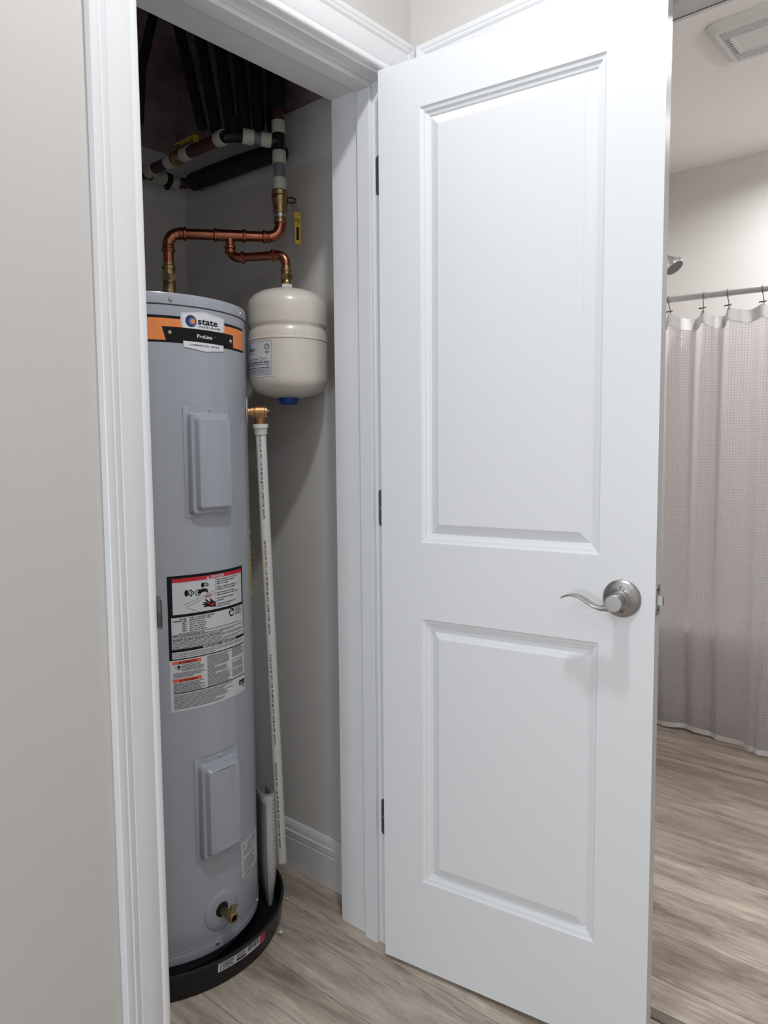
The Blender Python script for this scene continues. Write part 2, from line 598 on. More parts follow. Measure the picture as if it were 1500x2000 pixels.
tag(b.build('wall_back', ['closet_wall', 'bare_wall']), kind='structure')
b = MB()
b.box((-0.80, JD, 0), (-0.74, CY, 2.04), 0); b.box((-0.80, JD, 2.04), (-0.74, CY, CC + 0.3), 1)
tag(b.build('wall_left', ['closet_wall', 'bare_wall']), kind='structure')
b = MB()
b.box((BFX, -2.4, 0), (BFX + 0.1, 0.55, BC))
tag(b.build('wall_far', 'wall'), kind='structure')
b = MB()
b.box((WX2, BEY, 0), (BFX, BEY + 0.06, BC))
tag(b.build('wall_end', 'wall'), kind='structure')
b = MB()
b.box((-3.6, -2.5, 0), (-3.5, 0.1, HC)); b.box((-3.5, -2.5, 0), (2.7, -2.4, HC))
tag(b.build('wall_rear', 'wall'), kind='structure')
b = MB(); b.box((-3.5, -2.4, HC), (WX2, 0.17, HC + 0.05))
tag(b.build('ceiling', 'ceiling'), kind='structure')
b = MB(); b.box((WX2, -2.4, BC), (BFX + 0.1, BEY + 0.06, BC + 0.05))
tag(b.build('ceiling', 'ceiling'), kind='structure')
b = MB(); b.box((-0.80, JD, CC), (CX, CY, CC + 0.05))
tag(b.build('ceiling', 'bare_wall'), kind='structure')

# white boards that carry the pipes, round the top of the closet
t = thing('trim_2', (0, 0, 1.965), None, None, kind='structure')
b = MB(); b.box((-0.738, CY - 0.012, 1.962), (CX - 0.0005, CY - 0.0005, 2.113), bev=0.0015); b.build('ledger_board', 'board', t)
b = MB(); b.box((CX - 0.006, JD + 0.001, 1.968), (CX - 0.0005, CY - 0.0125, 2.113), bev=0.0015); b.build('ledger_board', 'board', t)

# casing ------------------------------------------------------------------
PROF = [(0.0, 0.0), (0.0, 0.0095), (0.0015, 0.0125), (0.005, 0.0142), (0.010, 0.0142), (0.0135, 0.0128), (0.0150, 0.0112), (0.0165, 0.0112), (0.018, 0.0125),
        (0.040, 0.0150), (0.0560, 0.0158), (0.0575, 0.0138), (0.0595, 0.0136), (0.0620, 0.0150), (0.0650, 0.0172), (0.0680, 0.0176), (0.0700, 0.0162),
        (0.0715, 0.0158), (0.0735, 0.0172), (0.0760, 0.0180), (0.0835, 0.0180), (0.0850, 0.0165), (0.0850, 0.0)]


def casing(parent, pts, side, names=None):
    """pts: function mapping (a, w, t) for each of three legs; a in {0 floor, 1 mitre}"""
    for leg in range(3):
        mb = MB()
        r0 = [side(leg, 0, w, t_) for w, t_ in PROF]
        r1 = [side(leg, 1, w, t_) for w, t_ in PROF]
        for i in range(len(PROF) - 1):
            mb.face([r0[i], r0[i + 1], r1[i + 1], r1[i]], 0, True)
        mb.face(r0); mb.face(r1)
        mb.build('casing', 'trim', parent)


fr = thing('trim_3', (XL, 0, 0), None, None, kind='structure')
ci, cr_, cz = XL - 0.006, XR + 0.005, ZH + 0.007


def side_a(leg, a, w, t_):
    if leg == 0: return (ci - w, -t_ - 0.0003, 0.0005 if a == 0 else cz + w)
    if leg == 2: return (cr_ + w, -t_ - 0.0003, 0.0005 if a == 0 else cz + w)
    return (ci - w if a == 0 else cr_ + w, -t_ - 0.0003, cz + w)


casing(fr, None, side_a)
b = MB(); b.box((XL - 0.0195, 0.0, 0), (XL, JD, ZH), bev=0.001); b.build('jamb', 'trim', fr)
b = MB(); b.box((XR, 0.0, 0), (XR + 0.0195, JD, ZH), bev=0.001); b.build('jamb', 'trim', fr)
b = MB(); b.box((XL - 0.0195, 0.0, ZH), (XR + 0.0195, JD, ZH + 0.0195), bev=0.001); b.build('head_jamb', 'trim', fr)
b = MB(); b.box((XL, 0.036, 0.0), (XL + 0.011, 0.076, ZH - 0.011), bev=0.0015); b.build('door_stop', 'trim', fr)
b = MB(); b.box((XR - 0.011, 0.036, 0.0), (XR, 0.076, ZH - 0.011), bev=0.0015); b.build('door_stop', 'trim', fr)
b = MB(); b.box((XL, 0.036, ZH - 0.011), (XR, 0.076, ZH), bev=0.0015); b.build('door_stop', 'trim', fr)
# strike plate: flat plate with a lip rolled out over the casing edge
b = MB()
zc, hh = 0.937, 0.028
sec = [(0.024, XL + 0.0006), (0.0, XL + 0.0008), (-0.010, XL + 0.0006), (-0.016, XL - 0.0008), (-0.0205, XL - 0.0035)]
zz = [(-hh, 0.010), (-hh + 0.004, 0.003), (-hh + 0.010, 0.0), (hh - 0.010, 0.0), (hh - 0.004, 0.003), (hh, 0.010)]
for i in range(len(zz) - 1):
    for j in range(len(sec) - 1):
        q = []
        for (dz, cut), (y, x) in ((zz[i], sec[j]), (zz[i + 1], sec[j]), (zz[i + 1], sec[j + 1]), (zz[i], sec[j + 1])):
            y2 = max(y, -0.0205 + cut) if y < 0 else min(y, 0.024 - cut)
            q.append((x, y2, zc + dz))
        b.face(q, 0, True)
        b.face([(p[0] + 0.0014, p[1], p[2]) for p in q], 0, True)
tag(b.build('strike_plate', 'nickel', fr), 'brushed metal strike plate')

# bathroom door frame
fb = thing('trim_4', (WX, BY1, 0), None, None, kind='structure')
iy0, iy1 = BY0 - 0.005, BY1 + 0.005


def side_b(leg, a, w, t_):
    x = WX - t_ - 0.0003
    if leg == 0: return (x, iy1 + w, 0.0005 if a == 0 else cz - 0.008 + w)
    if leg == 2: return (x, iy0 - w, 0.0005 if a == 0 else cz - 0.008 + w)
    return (x, iy1 + w if a == 0 else iy0 - w, cz - 0.008 + w)


casing(fb, None, side_b)


def side_b2(leg, a, w, t_):
    p = side_b(leg, a, w, t_)
    return (WX2 + (WX - p[0]), p[1], p[2])


casing(fb, None, side_b2)
b = MB(); b.box((WX, BY1, 0), (WX2, BY1 + 0.0195, ZH), bev=0.001); b.build('jamb', 'trim', fb)
b = MB(); b.box((WX, BY0 - 0.0195, 0), (WX2, BY0, ZH), bev=0.001); b.build('jamb', 'trim', fb)
b = MB(); b.box((WX, BY0 - 0.0195, ZH), (WX2, BY1 + 0.0195, ZH + 0.0195), bev=0.001); b.build('head_jamb', 'trim', fb)
b = MB(); b.box((0.140, BY0, ZH - 0.011), (0.176, BY1, ZH), bev=0.0015); b.build('door_stop', 'trim', fb)
b = MB(); b.box((0.140, BY1 - 0.011, 0.006), (0.176, BY1, ZH - 0.011), bev=0.0015); b.build('door_stop', 'trim', fb)
b = MB(); b.box((0.140, BY0, 0.006), (0.176, BY0 + 0.011, ZH - 0.011), bev=0.0015); b.build('door_stop', 'trim', fb)

# baseboards --------------------------------------------------------------
BP = [(0.0, 0.0), (0.014, 0.0), (0.014, 0.090), (0.0125, 0.0925), (0.0125, 0.0945), (0.0138, 0.0965), (0.0138, 0.112), (0.0105, 0.1155), (0.0105, 0.1185), (0.0090, 0.128), (0.0055, 0.137), (0.003, 0.140), (0.0, 0.140)]


def baseboard(name, f0, f1):
    mb = MB()
    r0 = [f0(t_, z) for t_, z in BP]; r1 = [f1(t_, z) for t_, z in BP]
    for i in range(len(BP) - 1):
        mb.face([r0[i], r0[i + 1], r1[i + 1], r1[i]], 0, False)
    mb.face(r0); mb.face(r1)
    return tag(mb.build(name, 'trim'), kind='structure')


baseboard('baseboard_side', lambda t_, z: (CX - 0.0006 - t_, JD + 0.001, z + 0.0003), lambda t_, z: (CX - 0.0006 - t_, CY - 0.001, z + 0.0003))
baseboard('baseboard_back', lambda t_, z: (-0.739, CY - 0.0006 - t_, z + 0.0003), lambda t_, z: (CX - 0.016, CY - 0.0006 - t_, z + 0.0003))
baseboard('baseboard_front', lambda t_, z: (-3.49, -0.0006 - t_, z + 0.0003), lambda t_, z: (ci - 0.0865, -0.0006 - t_, z + 0.0003))

# ================================================================ DOOR
ANG = 0.14085
HX, HY = -0.03657, -0.01343
DW, DT = 0.6063, 0.035
DZ0, DZ1 = 0.011, 2.0375
U = Vector((math.sin(ANG), -math.cos(ANG), 0)); Nn = Vector((-math.cos(ANG), -math.sin(ANG), 0)); H0 = Vector((HX, HY, 0))


def dmap(u, n, z):
    return H0 + U * u + Nn * n + Vector((0, 0, z))


door = thing('door_1', (HX, HY, 0), None, None, kind='structure')
SW, PW_ = 0.1044, 0.3963
PANELS = ((1.0095, 1.9355), (0.2235, 0.8380))
mb = MB()
us = [0, SW, SW + PW_, DW]
zs = [DZ0, PANELS[1][0], PANELS[1][1], PANELS[0][0], PANELS[0][1], DZ1]
for n_ in (0.0, -DT):
    for i in range(3):
        for j in range(5):
            if i == 1 and j in (1, 3):
                continue
            mb.face([dmap(us[i], n_, zs[j]), dmap(us[i + 1], n_, zs[j]), dmap(us[i + 1], n_, zs[j + 1]), dmap(us[i], n_, zs[j + 1])])
for j in range(5):
    mb.face([dmap(0, 0, zs[j]), dmap(0, 0, zs[j + 1]), dmap(0, -DT, zs[j + 1]), dmap(0, -DT, zs[j])])
    mb.face([dmap(DW, 0, zs[j]), dmap(DW, 0, zs[j + 1]), dmap(DW, -DT, zs[j + 1]), dmap(DW, -DT, zs[j])])
for i in range(3):
    mb.face([dmap(us[i], 0, DZ0), dmap(us[i + 1], 0, DZ0), dmap(us[i + 1], -DT, DZ0), dmap(us[i], -DT, DZ0)])
    mb.face([dmap(us[i], 0, DZ1), dmap(us[i + 1], 0, DZ1), dmap(us[i + 1], -DT, DZ1), dmap(us[i], -DT, DZ1)])
slab = mb.build('slab', 'door', door)
STICK = [(0.0, 0.0), (0.0010, -0.0016), (0.0045, -0.0036), (0.0095, -0.0050), (0.0102, -0.0072), (0.0145, -0.0090), (0.0182, -0.0102), (0.0190, -0.0122),
         (0.0212, -0.0126), (0.0228, -0.0118), (0.0395, -0.0048), (0.0412, -0.0036), (0.0425, -0.0034)]
for (z0, z1) in PANELS:
    for sgn in (1, -1):
        mb = MB()
        rings = []
        for d, h in STICK:
            n_ = h if sgn > 0 else -DT - h
            rings.append([dmap(SW + d, n_, z0 + d), dmap(SW + PW_ - d, n_, z0 + d), dmap(SW + PW_ - d, n_, z1 - d), dmap(SW + d, n_, z1 - d)])
        for i in range(len(rings) - 1):
            for j in range(4):
                k = (j + 1) % 4
                mb.face([rings[i][j], rings[i][k], rings[i + 1][k], rings[i + 1][j]], 0, False)
        mb.face(rings[-1])
        mb.build('raised_panel', 'door', door)

# hinges
for z0, z1 in ((1.7905, 1.8770), (1.0365, 1.1225), (0.2830, 0.3715)):
    mb = MB()
    r = 0.007
    pts = [(-0.006, z0), ]
    ol = [(-0.012, z0), (0.0262 - r, z0)] + [(0.0262 - r + r * math.sin(a), z0 + r - r * math.cos(a)) for a in (PI / 6, PI / 3, PI / 2)]
    ol += [(0.0262 - r + r * math.cos(a), z1 - r + r * math.sin(a)) for a in (0, PI / 6, PI / 3, PI / 2)] + [(-0.012, z1)]
    mb.face([(-0.0022, y, z) for y, z in ol]); mb.face([(-0.0002, y, z) for y, z in ol])
    for i in range(len(ol)):
        a, c = ol[i], ol[(i + 1) % len(ol)]
        mb.face([(-0.0022, a[0], a[1]), (-0.0022, c[0], c[1]), (-0.0002, c[0], c[1]), (-0.0002, a[0], a[1])])
    mb.lathe([(0, 0.0048), (z1 - z0, 0.0048)], (-0.0018, -0.0165, z0), n=12, cap0=True, cap1=True)
    h = mb.build('hinge', 'hinge', door)
    for kz in (0.18, 0.5, 0.82):
        m2 = MB()
        m2.lathe([(0, 0.0038), (0.0006, 0.0034), (0.0007, 0.0)], (-0.0022, 0.014 if kz != 0.5 else 0.019, z0 + (z1 - z0) * kz), ax=(-1, 0, 0), n=10)
        m2.build('hinge_screw', 'screw', h)

# lever handle
hd = bpy.data.objects.new('lever_handle', None)
COL.objects.link(hd)
hd.empty_display_size = 0.03
hd.parent = door
hd.matrix_parent_inverse = PINV[door.name]
PINV[hd.name] = Matrix.Identity(4)
hu, hz = 0.5452, 0.9295
hc = dmap(hu, 0, hz)
mb = MB()
mb.lathe([(0.0, 0.0362), (0.0018, 0.0364), (0.0038, 0.0352), (0.0065, 0.0300), (0.0100, 0.0228), (0.0125, 0.0175), (0.0135, 0.0168), (0.0165, 0.0166), (0.0175, 0.0155), (0.0190, 0.0152), (0.0200, 0.0)], hc, ax=Nn, n=48)
mb.build('rose', 'nickel', hd)
mb = MB()
mb.lathe([(0.017, 0.0140), (0.034, 0.0140), (0.036, 0.0152), (0.0555, 0.0160), (0.0578, 0.0160), (0.0592, 0.0148), (0.0594, 0.0)], hc, ax=Nn, n=36)
mb.build('hub', 'nickel', hd)
path = [(0.5452, 0.9250, 0.0110, 0.0105), (0.5325, 0.9195, 0.0080, 0.0105), (0.5210, 0.9172, 0.0052, 0.0105), (0.5090, 0.9190, 0.0036, 0.0108), (0.4980, 0.9245, 0.0032, 0.0112),
        (0.4880, 0.9302, 0.0030, 0.0115), (0.4780, 0.9348, 0.0027, 0.0116), (0.4680, 0.9368, 0.0024, 0.0112), (0.4590, 0.9362, 0.0021, 0.0102), (0.4510, 0.9335, 0.0018, 0.0082), (0.4445, 0.9298, 0.0015, 0.0055), (0.4425, 0.9284, 0.0012, 0.0030)]
mb = MB()
vs = []
NS = 14
for i, (pu, pz, th, dp) in enumerate(path):
    q = path[min(i + 1, len(path) - 1)]; p = path[max(i - 1, 0)]
    du, dz = q[0] - p[0], q[1] - p[1]
    L_ = math.hypot(du, dz); nu, nz = -dz / L_, du / L_
    for k in range(NS):
        a = 2 * PI * k / NS
        ca, sa = math.cos(a), math.sin(a)
        ca = math.copysign(abs(ca) ** 0.6, ca); sa = math.copysign(abs(sa) ** 0.8, sa)
        vs.append(dmap(pu + nu * th * sa, 0.0475 + dp * ca, pz + nz * th * sa))
fs = []
for i in range(len(path) - 1):
    for k in range(NS):
        fs.append((i * NS + k, i * NS + (k + 1) % NS, (i + 1) * NS + (k + 1) % NS, (i + 1) * NS + k))
mb.raw(vs, fs, 0, True); mb.face(vs[:NS]); mb.face(vs[-NS:])
mb.build('lever', 'nickel', hd)
for dz in (0.0212, -0.0205):
    mb = MB()
    c = dmap(hu + 0.0030, 0.0112, hz + dz)
    tilt = (Nn + Vector((0, 0, 0.45 if dz > 0 else -0.45))).normalized()
    mb.lathe([(-0.003, 0.0046), (0.0010, 0.0046), (0.0013, 0.0040)], c, ax=tilt, n=14, m=0)
    mb.lathe([(0.0013, 0.0040), (-0.0010, 0.0036), (-0.0010, 0.0022)], c, ax=tilt, n=14, m=1)
    mb.lathe([(-0.0010, 0.0022), (0.0006, 0.0020), (0.0010, 0.0)], c, ax=tilt, n=12, m=0)
    mb.build('handle_screw', ['nickel', 'hole'], hd)
# latch on the free edge
mb = MB()
zc = 0.9300
r = 0.006
ol = []
for cx_, cz_, a0 in ((-0.006, 0.0225, 0), (-0.029, 0.0225, 90), (-0.029, -0.0225, 180), (-0.006, -0.0225, 270)):
    for k in range(4):
        a = math.radians(a0 + 30 * k)
        ol.append((cx_ + r * math.cos(a) * 0.9, zc + cz_ + r * math.sin(a)))
mb.face([dmap(DW + 0.0012, n_, z) for n_, z in ol])
for i in range(len(ol)):
    a, c = ol[i], ol[(i + 1) % len(ol)]
    mb.face([dmap(DW + 0.0012, *a), dmap(DW + 0.0012, *c), dmap(DW + 0.0001, *c), dmap(DW + 0.0001, *a)])
for dz in (0.019, -0.019):
    mb.lathe([(0, 0.0032), (0.0005, 0.0026), (0.0005, 0)], dmap(DW + 0.0012, -0.0175, zc + dz), ax=U, n=10, m=1)
lt = mb.build('latch_plate', ['nickel', 'hole'], door)
mb = MB()
zb0, zb1 = zc - 0.0085, zc + 0.0085
q0 = [(DW + 0.001, -0.0095), (DW + 0.0105, -0.0095), (DW + 0.0125, -0.0125), (DW + 0.0040, -0.0235), (DW + 0.001, -0.0250)]
mb.face([dmap(u_, n_, zb0) for u_, n_ in q0]); mb.face([dmap(u_, n_, zb1) for u_, n_ in q0])
for i in range(5):
    a, c = q0[i], q0[(i + 1) % 5]
    mb.face([dmap(a[0], a[1], zb0), dmap(c[0], c[1], zb0), dmap(c[0], c[1], zb1), dmap(a[0], a[1], zb1)])
mb.build('latch_bolt', 'nickel', lt)

# ================================================================ WATER HEATER
TX, TY, TR = -0.3114, 0.4998, 0.238
wh = thing('water_heater', (TX, TY, 0.0045), 'tall grey cylindrical electric water heater with orange and black banner standing in the closet', 'water heater')
mb = MB()
mb.lathe([(0.0, 0.205), (0.05, 0.205)], (TX, TY, 0.0045), n=96, m=1, cap0=True)
mb.lathe([(0.048, 0.205), (0.048, 0.2382), (0.0725, 0.2382)], (TX, TY, 0), n=160)
mb.lathe([(0.0725, 0.2382), (0.0735, 0.2375), (0.0745, 0.2375)], (TX, TY, 0), n=160, m=1)
mb.lathe([(0.0745, 0.2380), (0.0765, 0.2380), (1.5265, 0.2380)], (TX, TY, 0), n=160)
mb.lathe([(1.5265, 0.2380), (1.5268, 0.2372), (1.5285, 0.2372)], (TX, TY, 0), n=160, m=1)
mb.build('body', ['heater', 'seam'], wh)
mb = MB()
mb.lathe([(1.5285, 0.2380), (1.5288, 0.2402), (1.5300, 0.2408), (1.5310, 0.2400), (1.5500, 0.2400), (1.5525, 0.2390), (1.5532, 0.2370), (1.5500, 0.2340), (1.5500, 0.0)], (TX, TY, 0), n=160)
mb.build('jacket_cap', 'heater', wh)
mb = MB()
mb.lathe([(0.0722, 0.2384), (0.0732, 0.2390), (0.0742, 0.2390), (0.0752, 0.2383)], (TX, TY, 0), n=160)
mb.build('skirt_seam', 'heater', wh)


def on_heater(th, z, r=TR):
    a = math.radians(th)
    return Vector((TX + r * math.cos(a), TY + r * math.sin(a), z)), Vector((math.cos(a), math.sin(a), 0))


for th, z, nm in ((-108.3, 1.5390, 1.2), (-57.2, 1.5375, 1.2), (-92.1, 0.0625, 1.1), (-48.5, 0.0640, 1.0)):
    mb = MB()
    p, n_ = on_heater(th, z, 0.2398 if z > 1 else 0.2378)
    mb.lathe([(0, 0.0050), (0.0012, 0.0050), (0.0030, 0.0036), (0.0036, 0.0)], p, ax=n_, n=14)
    mb.build('screw', 'screw', wh)


def rrect(hw, hh, r, n=5):
    out = []
    for sx, sy, a0 in ((1, 1, 0), (-1, 1, 90), (-1, -1, 180), (1, -1, 270)):
        for k in range(n):
            a = math.radians(a0 + 90 * k / (n - 1))
            out.append((sx * (hw - r) + r * math.cos(a), sy * (hh - r) + r * math.sin(a)))
    return out


def access_cover(th0, zc):
    mp = cylmap(TX, TY, TR, th0)

    def loft(rings, mb, close=True):
        R_ = []
        for hw, hh, r, off, dz in rings:
            R_.append([mp(u, zc + v + dz, off) for u, v in rrect(hw, hh, r)])
        for i in range(len(R_) - 1):
            n = len(R_[i])
            for j in range(n):
                k = (j + 1) % n
                mb.face([R_[i][j], R_[i][k], R_[i + 1][k], R_[i + 1][j]], 0, True)
        if close:
            hw, hh, r, off, dz = rings[-1]
            # curved cap in strips
            ol = rrect(hw, hh, r)
            n = len(ol) // 2
            top = sorted([p for p in ol if p[1] > 0]); bot = sorted([p for p in ol if p[1] < 0])
            ext_t = []; ext_b = []
            for src, dst in ((top, ext_t), (bot, ext_b)):
                for i in range(len(src)):
                    dst.append(src[i])
                    if i + 1 < len(src) and src[i + 1][0] - src[i][0] > 0.01:
                        m_ = int((src[i + 1][0] - src[i][0]) / 0.006)
                        for k in range(1, m_):
                            f = k / m_
                            dst.append((src[i][0] + (src[i + 1][0] - src[i][0]) * f, src[i][1]))
            for i in range(len(ext_t) - 1):
                mb.face([mp(ext_b[i][0], zc + ext_b[i][1] + dz, off), mp(ext_b[i + 1][0], zc + ext_b[i + 1][1] + dz, off),
                         mp(ext_t[i + 1][0], zc + ext_t[i + 1][1] + dz, off), mp(ext_t[i][0], zc + ext_t[i][1] + dz, off)], 0, True)
    mb = MB()
    loft([(0.0630, 0.1235, 0.006, 0.0002, 0), (0.0630, 0.1235, 0.006, 0.0016, 0), (0.0620, 0.1225, 0.006, 0.0021, 0)], mb)
    cov = mb.build('access_cover', 'heater', wh)
    mb = MB()
    loft([(0.0545, 0.1135, 0.010, 0.0021, -0.004), (0.0520, 0.1110, 0.010, 0.0130, -0.004), (0.0505, 0.1095, 0.009, 0.0150, -0.004), (0.0480, 0.1070, 0.008, 0.0156, -0.004),
          (0.0440, 0.1035, 0.008, 0.0158, -0.004), (0.0400, 0.0990, 0.008, 0.0240, -0.004), (0.0385, 0.0975, 0.007, 0.0258, -0.004), (0.0360, 0.0950, 0.006, 0.0262, -0.004)], mb)
    mb.build('raised_pillow', 'heater', cov)
    mb = MB()
    p, n_ = on_heater(th0 + 0.6, zc + 0.1165, TR + 0.002)
    mb.lathe([(0, 0.0042), (0.0012, 0.0042), (0.0026, 0.0030), (0.0030, 0.0)], p, ax=n_, n=14)
    mb.build('cover_screw', 'screw', cov)


access_cover(-88.6, 1.1915)
access_cover(-88.2, 0.3965)

# banner ------------------------------------------------------------------
P = Print(cylmap(TX, TY, TR, -89.5))
K, O_, Wt, G_, NV, BL, CLR = 0, 1, 2, 3, 4, 5, 6
P.rect(-0.175, 1.448, 0.152, 1.5045, 0.0005, K)
P.rect(-0.174, 1.4525, -0.0905, 1.4985, 0.0009, O_)
P.rect(-0.0905, 1.4800, 0.1495, 1.4985, 0.0009, O_)
P.rect(0.0915, 1.4530, 0.1495, 1.4985, 0.0009, O_)
P.poly([(-0.0985, 1.4812), (-0.0905, 1.4520), (0.0915, 1.4520), (0.0915, 1.4812)], 0.0013, K)
P.poly([(-0.058, 1.4840), (0.058, 1.4840), (0.058, 1.5130), (0.0, 1.5205), (-0.058, 1.5130)], 0.0013, CLR)
P.poly([(-0.0535, 1.4812), (0.0530, 1.4812), (0.0530, 1.5105), (0.0, 1.5168), (-0.0535, 1.5112)], 0.0017, Wt)
P.poly([(-0.0535, 1.4535), (-0.0535, 1.4408), (0.0, 1.4340), (0.0530, 1.4400), (0.0530, 1.4525)], 0.0017, Wt)
P.disc(-0.0345, 1.4968, 0.0130, 0.0128, 0.0021, NV, 28)
P.disc(-0.0322, 1.4965, 0.0093, 0.0092, 0.0025, BL, 24)
P.ring(-0.0322, 1.4965, 0.0074, 0.0082, 0.0029, NV)
P.disc(-0.0312, 1.4965, 0.0054, 0.0056, 0.0033, O_, 20)
P.text('state', -0.0190, 1.4922, 0.0196, 0.0022, K, bold=True, sx=1.42)
P.text('WATER HEATERS', -0.0180, 1.4848, 0.0066, 0.0022, K, sx=1.22)
P.text('ProLine', -0.0215, 1.4626, 0.0108, 0.0018, Wt, bold=True, sx=1.18)
P.ring(0.0272, 1.4685, 0.0005, 0.0009, 0.0018, Wt, 8)
P.text('COMMERCIAL GRADE', -0.0385, 1.4446, 0.0050, 0.0021, K, bold=True, spacing=1.35, sx=1.22)
bn = P.build('banner', ['ink', 'orange', 'white_label', 'ink_grey', 'ink_navy', 'ink_blue', 'clear'], wh)
tag(bn, 'black and orange banner with white logo plate')
for u_, z in ((-0.0822, 1.4692), (0.0798, 1.4661)):
    mb = MB()
    p, n_ = on_heater(-89.5 + math.degrees(u_ / TR), z, TR + 0.0012)
    mb.lathe([(0, 0.0044), (0.0012, 0.0044), (0.0026, 0.0032), (0.0030, 0.0)], p, ax=n_, n=14)
    mb.build('screw', 'screw', bn)

# warning label -----------------------------------------------------------
ZT = 0.9425


def lm(u, v, off):
    th = math.radians(-114.75) + u / TR
    return (TX + (TR + off) * math.cos(th), TY + (TR + off) * math.sin(th), ZT - v)


class LPrint(Print):
    def text(s, body, u, v, size, off, m=0, bold=False, spacing=1.0, align='LEFT', sx=1.0, shear=0.0):
        vs, fs = text_geom(body, size, bold, spacing, align)
        s.b.raw([s.mp(u + a * sx, v - b_, off) for a, b_ in vs], fs, m)


P = LPrint(lm, 0.007)
K, Wt, RD, SA, GR = 0, 1, 2, 3, 4
a0, a1, a2, a3 = 0.0004, 0.0008, 0.0012, 0.0016
P.rect(0.0005, 0, 0.2145, 0.305, a0, Wt)
P.rect(0.0, 0, 0.2145, 0.188, a1 - 0.0002, K)
P.rect(0.0105, 0.0065, 0.2075, 0.0865, a1 + 0.0001, Wt)
P.rect(0.0105, 0.0065, 0.2075, 0.0150, a2, RD)
P.text('DANGER', 0.1015, 0.0138, 0.0092, a3, Wt, bold=True, sx=1.05)
P.poly([(0.0905, 0.0140), (0.0945, 0.0078), (0.0985, 0.0140)], a3, Wt)
P.rect(0.1140, 0.0150, 0.1146, 0.0865, a2, K)
tl = ['Water temperature over 125°F can', 'cause severe burns instantly or', 'death from scalds.', '', 'Children, disabled and elderly are', 'at highest risk of being scalded.', '',
      'See instruction manual before', 'setting temperature at water heater.', '', 'Feel water before bathing or', 'showering.', '', 'Temperature limiting valves are', 'available, see manual.']
v = 0.0205
for s_ in tl:
    if s_:
        P.text(s_, 0.1172, v, 0.0047, a2, K, bold=True, sx=1.05)
        v += 0.0049
    else:
        v += 0.0030
# pictogram: taps, spout, tub edge, hand
P.disc(0.0415, 0.0405, 0.0045, 0.0075, a2, K, 18)
for c0, c1, w_ in (((0.046, 0.039), (0.0520, 0.0335), 0.0022), ((0.046, 0.0425), (0.0520, 0.0485), 0.0022), ((0.045, 0.041), (0.0500, 0.041), 0.0012), ((0.0525, 0.0335), (0.0545, 0.0375), 0.002), ((0.0525, 0.0485), (0.0545, 0.0445), 0.002)):
    P.line(*c0, *c1, w_, a2, K)
P.ring(0.0560, 0.0410, 0.0018, 0.0036, a2, K, 16)
P.disc(0.0805, 0.0265, 0.0040, 0.0058, a2, K, 18)
for c0, c1, w_ in (((0.084, 0.0255), (0.0885, 0.0215), 0.002), ((0.084, 0.0285), (0.0890, 0.0290), 0.0014), ((0.0890, 0.0215), (0.0905, 0.0240), 0.0018)):
    P.line(*c0, *c1, w_, a2, K)
P.ring(0.0925, 0.0275, 0.0016, 0.0034, a2, K, 16)
P.ring(0.0690, 0.0420, 0.0060, 0.0076, a2, K, 22)
P.poly([(0.0690, 0.0375), (0.0780, 0.0350), (0.0890, 0.0352), (0.0930, 0.0385), (0.0945, 0.0440), (0.0905, 0.0445), (0.0880, 0.0420), (0.0790, 0.0430), (0.0700, 0.0460), (0.0668, 0.0430)], a2, K)
P.line(0.0905, 0.0445, 0.0905, 0.0530, 0.0007, a2, GR); P.line(0.0935, 0.0445, 0.0940, 0.0530, 0.0007, a2, GR)
P.text('HOT', 0.0850, 0.0560, 0.0080, a3, RD, bold=True, sx=1.1)
P.line(0.0360, 0.0660, 0.1130, 0.0420, 0.0008, a2, GR)
P.line(0.0420, 0.0705, 0.1130, 0.0480, 0.0008, a2, GR); P.line(0.0420, 0.0705, 0.0415, 0.0735, 0.0008, a2, GR); P.line(0.0415, 0.0735, 0.0720, 0.0865, 0.0008, a2, GR)
hand = [(0.1135, 0.0700), (0.1060, 0.0655), (0.1010, 0.0600), (0.0985, 0.0590), (0.0985, 0.0625), (0.1000, 0.0660), (0.0955, 0.0665), (0.0880, 0.0590), (0.0862, 0.0595), (0.0870, 0.0635), (0.0895, 0.0675), (0.0845, 0.0665), (0.0810, 0.0650), (0.0800, 0.0665), (0.0850, 0.0700),
        (0.0780, 0.0705), (0.0778, 0.0722), (0.0860, 0.0735), (0.0815, 0.0765), (0.0820, 0.0780), (0.0920, 0.0770), (0.1000, 0.0790), (0.1135, 0.0805)]
P.poly(hand, a2, K)
P.poly([(0.0890, 0.0640), (0.0950, 0.0690), (0.1000, 0.0690), (0.0960, 0.0720), (0.0900, 0.0690)], a3, RD)
P.poly([(0.0960, 0.0740), (0.1060, 0.0710), (0.1125, 0.0740), (0.1040, 0.0770)], a3, RD)
# lower text block
P.rect(0.0065, 0.0930, 0.2115, 0.1640, a1 + 0.0001, Wt)
P.rect(0.0065, 0.1705, 0.2140, 0.1855, a1 + 0.0001, Wt)
P.text('IMPORTANT / IMPORTANTE', 0.0770, 0.1697, 0.0072, a2, Wt, bold=True, sx=1.1)
v = 0.0985
rows = [('WATER', 'TIME TO PRODUCE SERIOUS'), ('TEMPERATURE', 'BURNS ON ADULT SKIN'), ('160°F', 'About 1/2 second'), ('150°F', 'About 1 1/2 seconds'), ('140°F', 'Less than 5 seconds'), ('130°F', 'About 30 seconds'), ('120°F', 'More than 5 minutes')]
for a_, c_ in rows:
    P.text(a_, 0.0400, v, 0.0047, a2, K, bold=True, align='RIGHT', sx=1.0)
    P.text(c_, 0.0465, v, 0.0047, a2, K, bold=True, sx=1.05)
    v += 0.0046
P.disc(0.1640, 0.1030, 0.0096, 0.0100, a2, K, 26)
P.disc(0.1605, 0.0985, 0.0024, 0.0026, a3, Wt, 14)
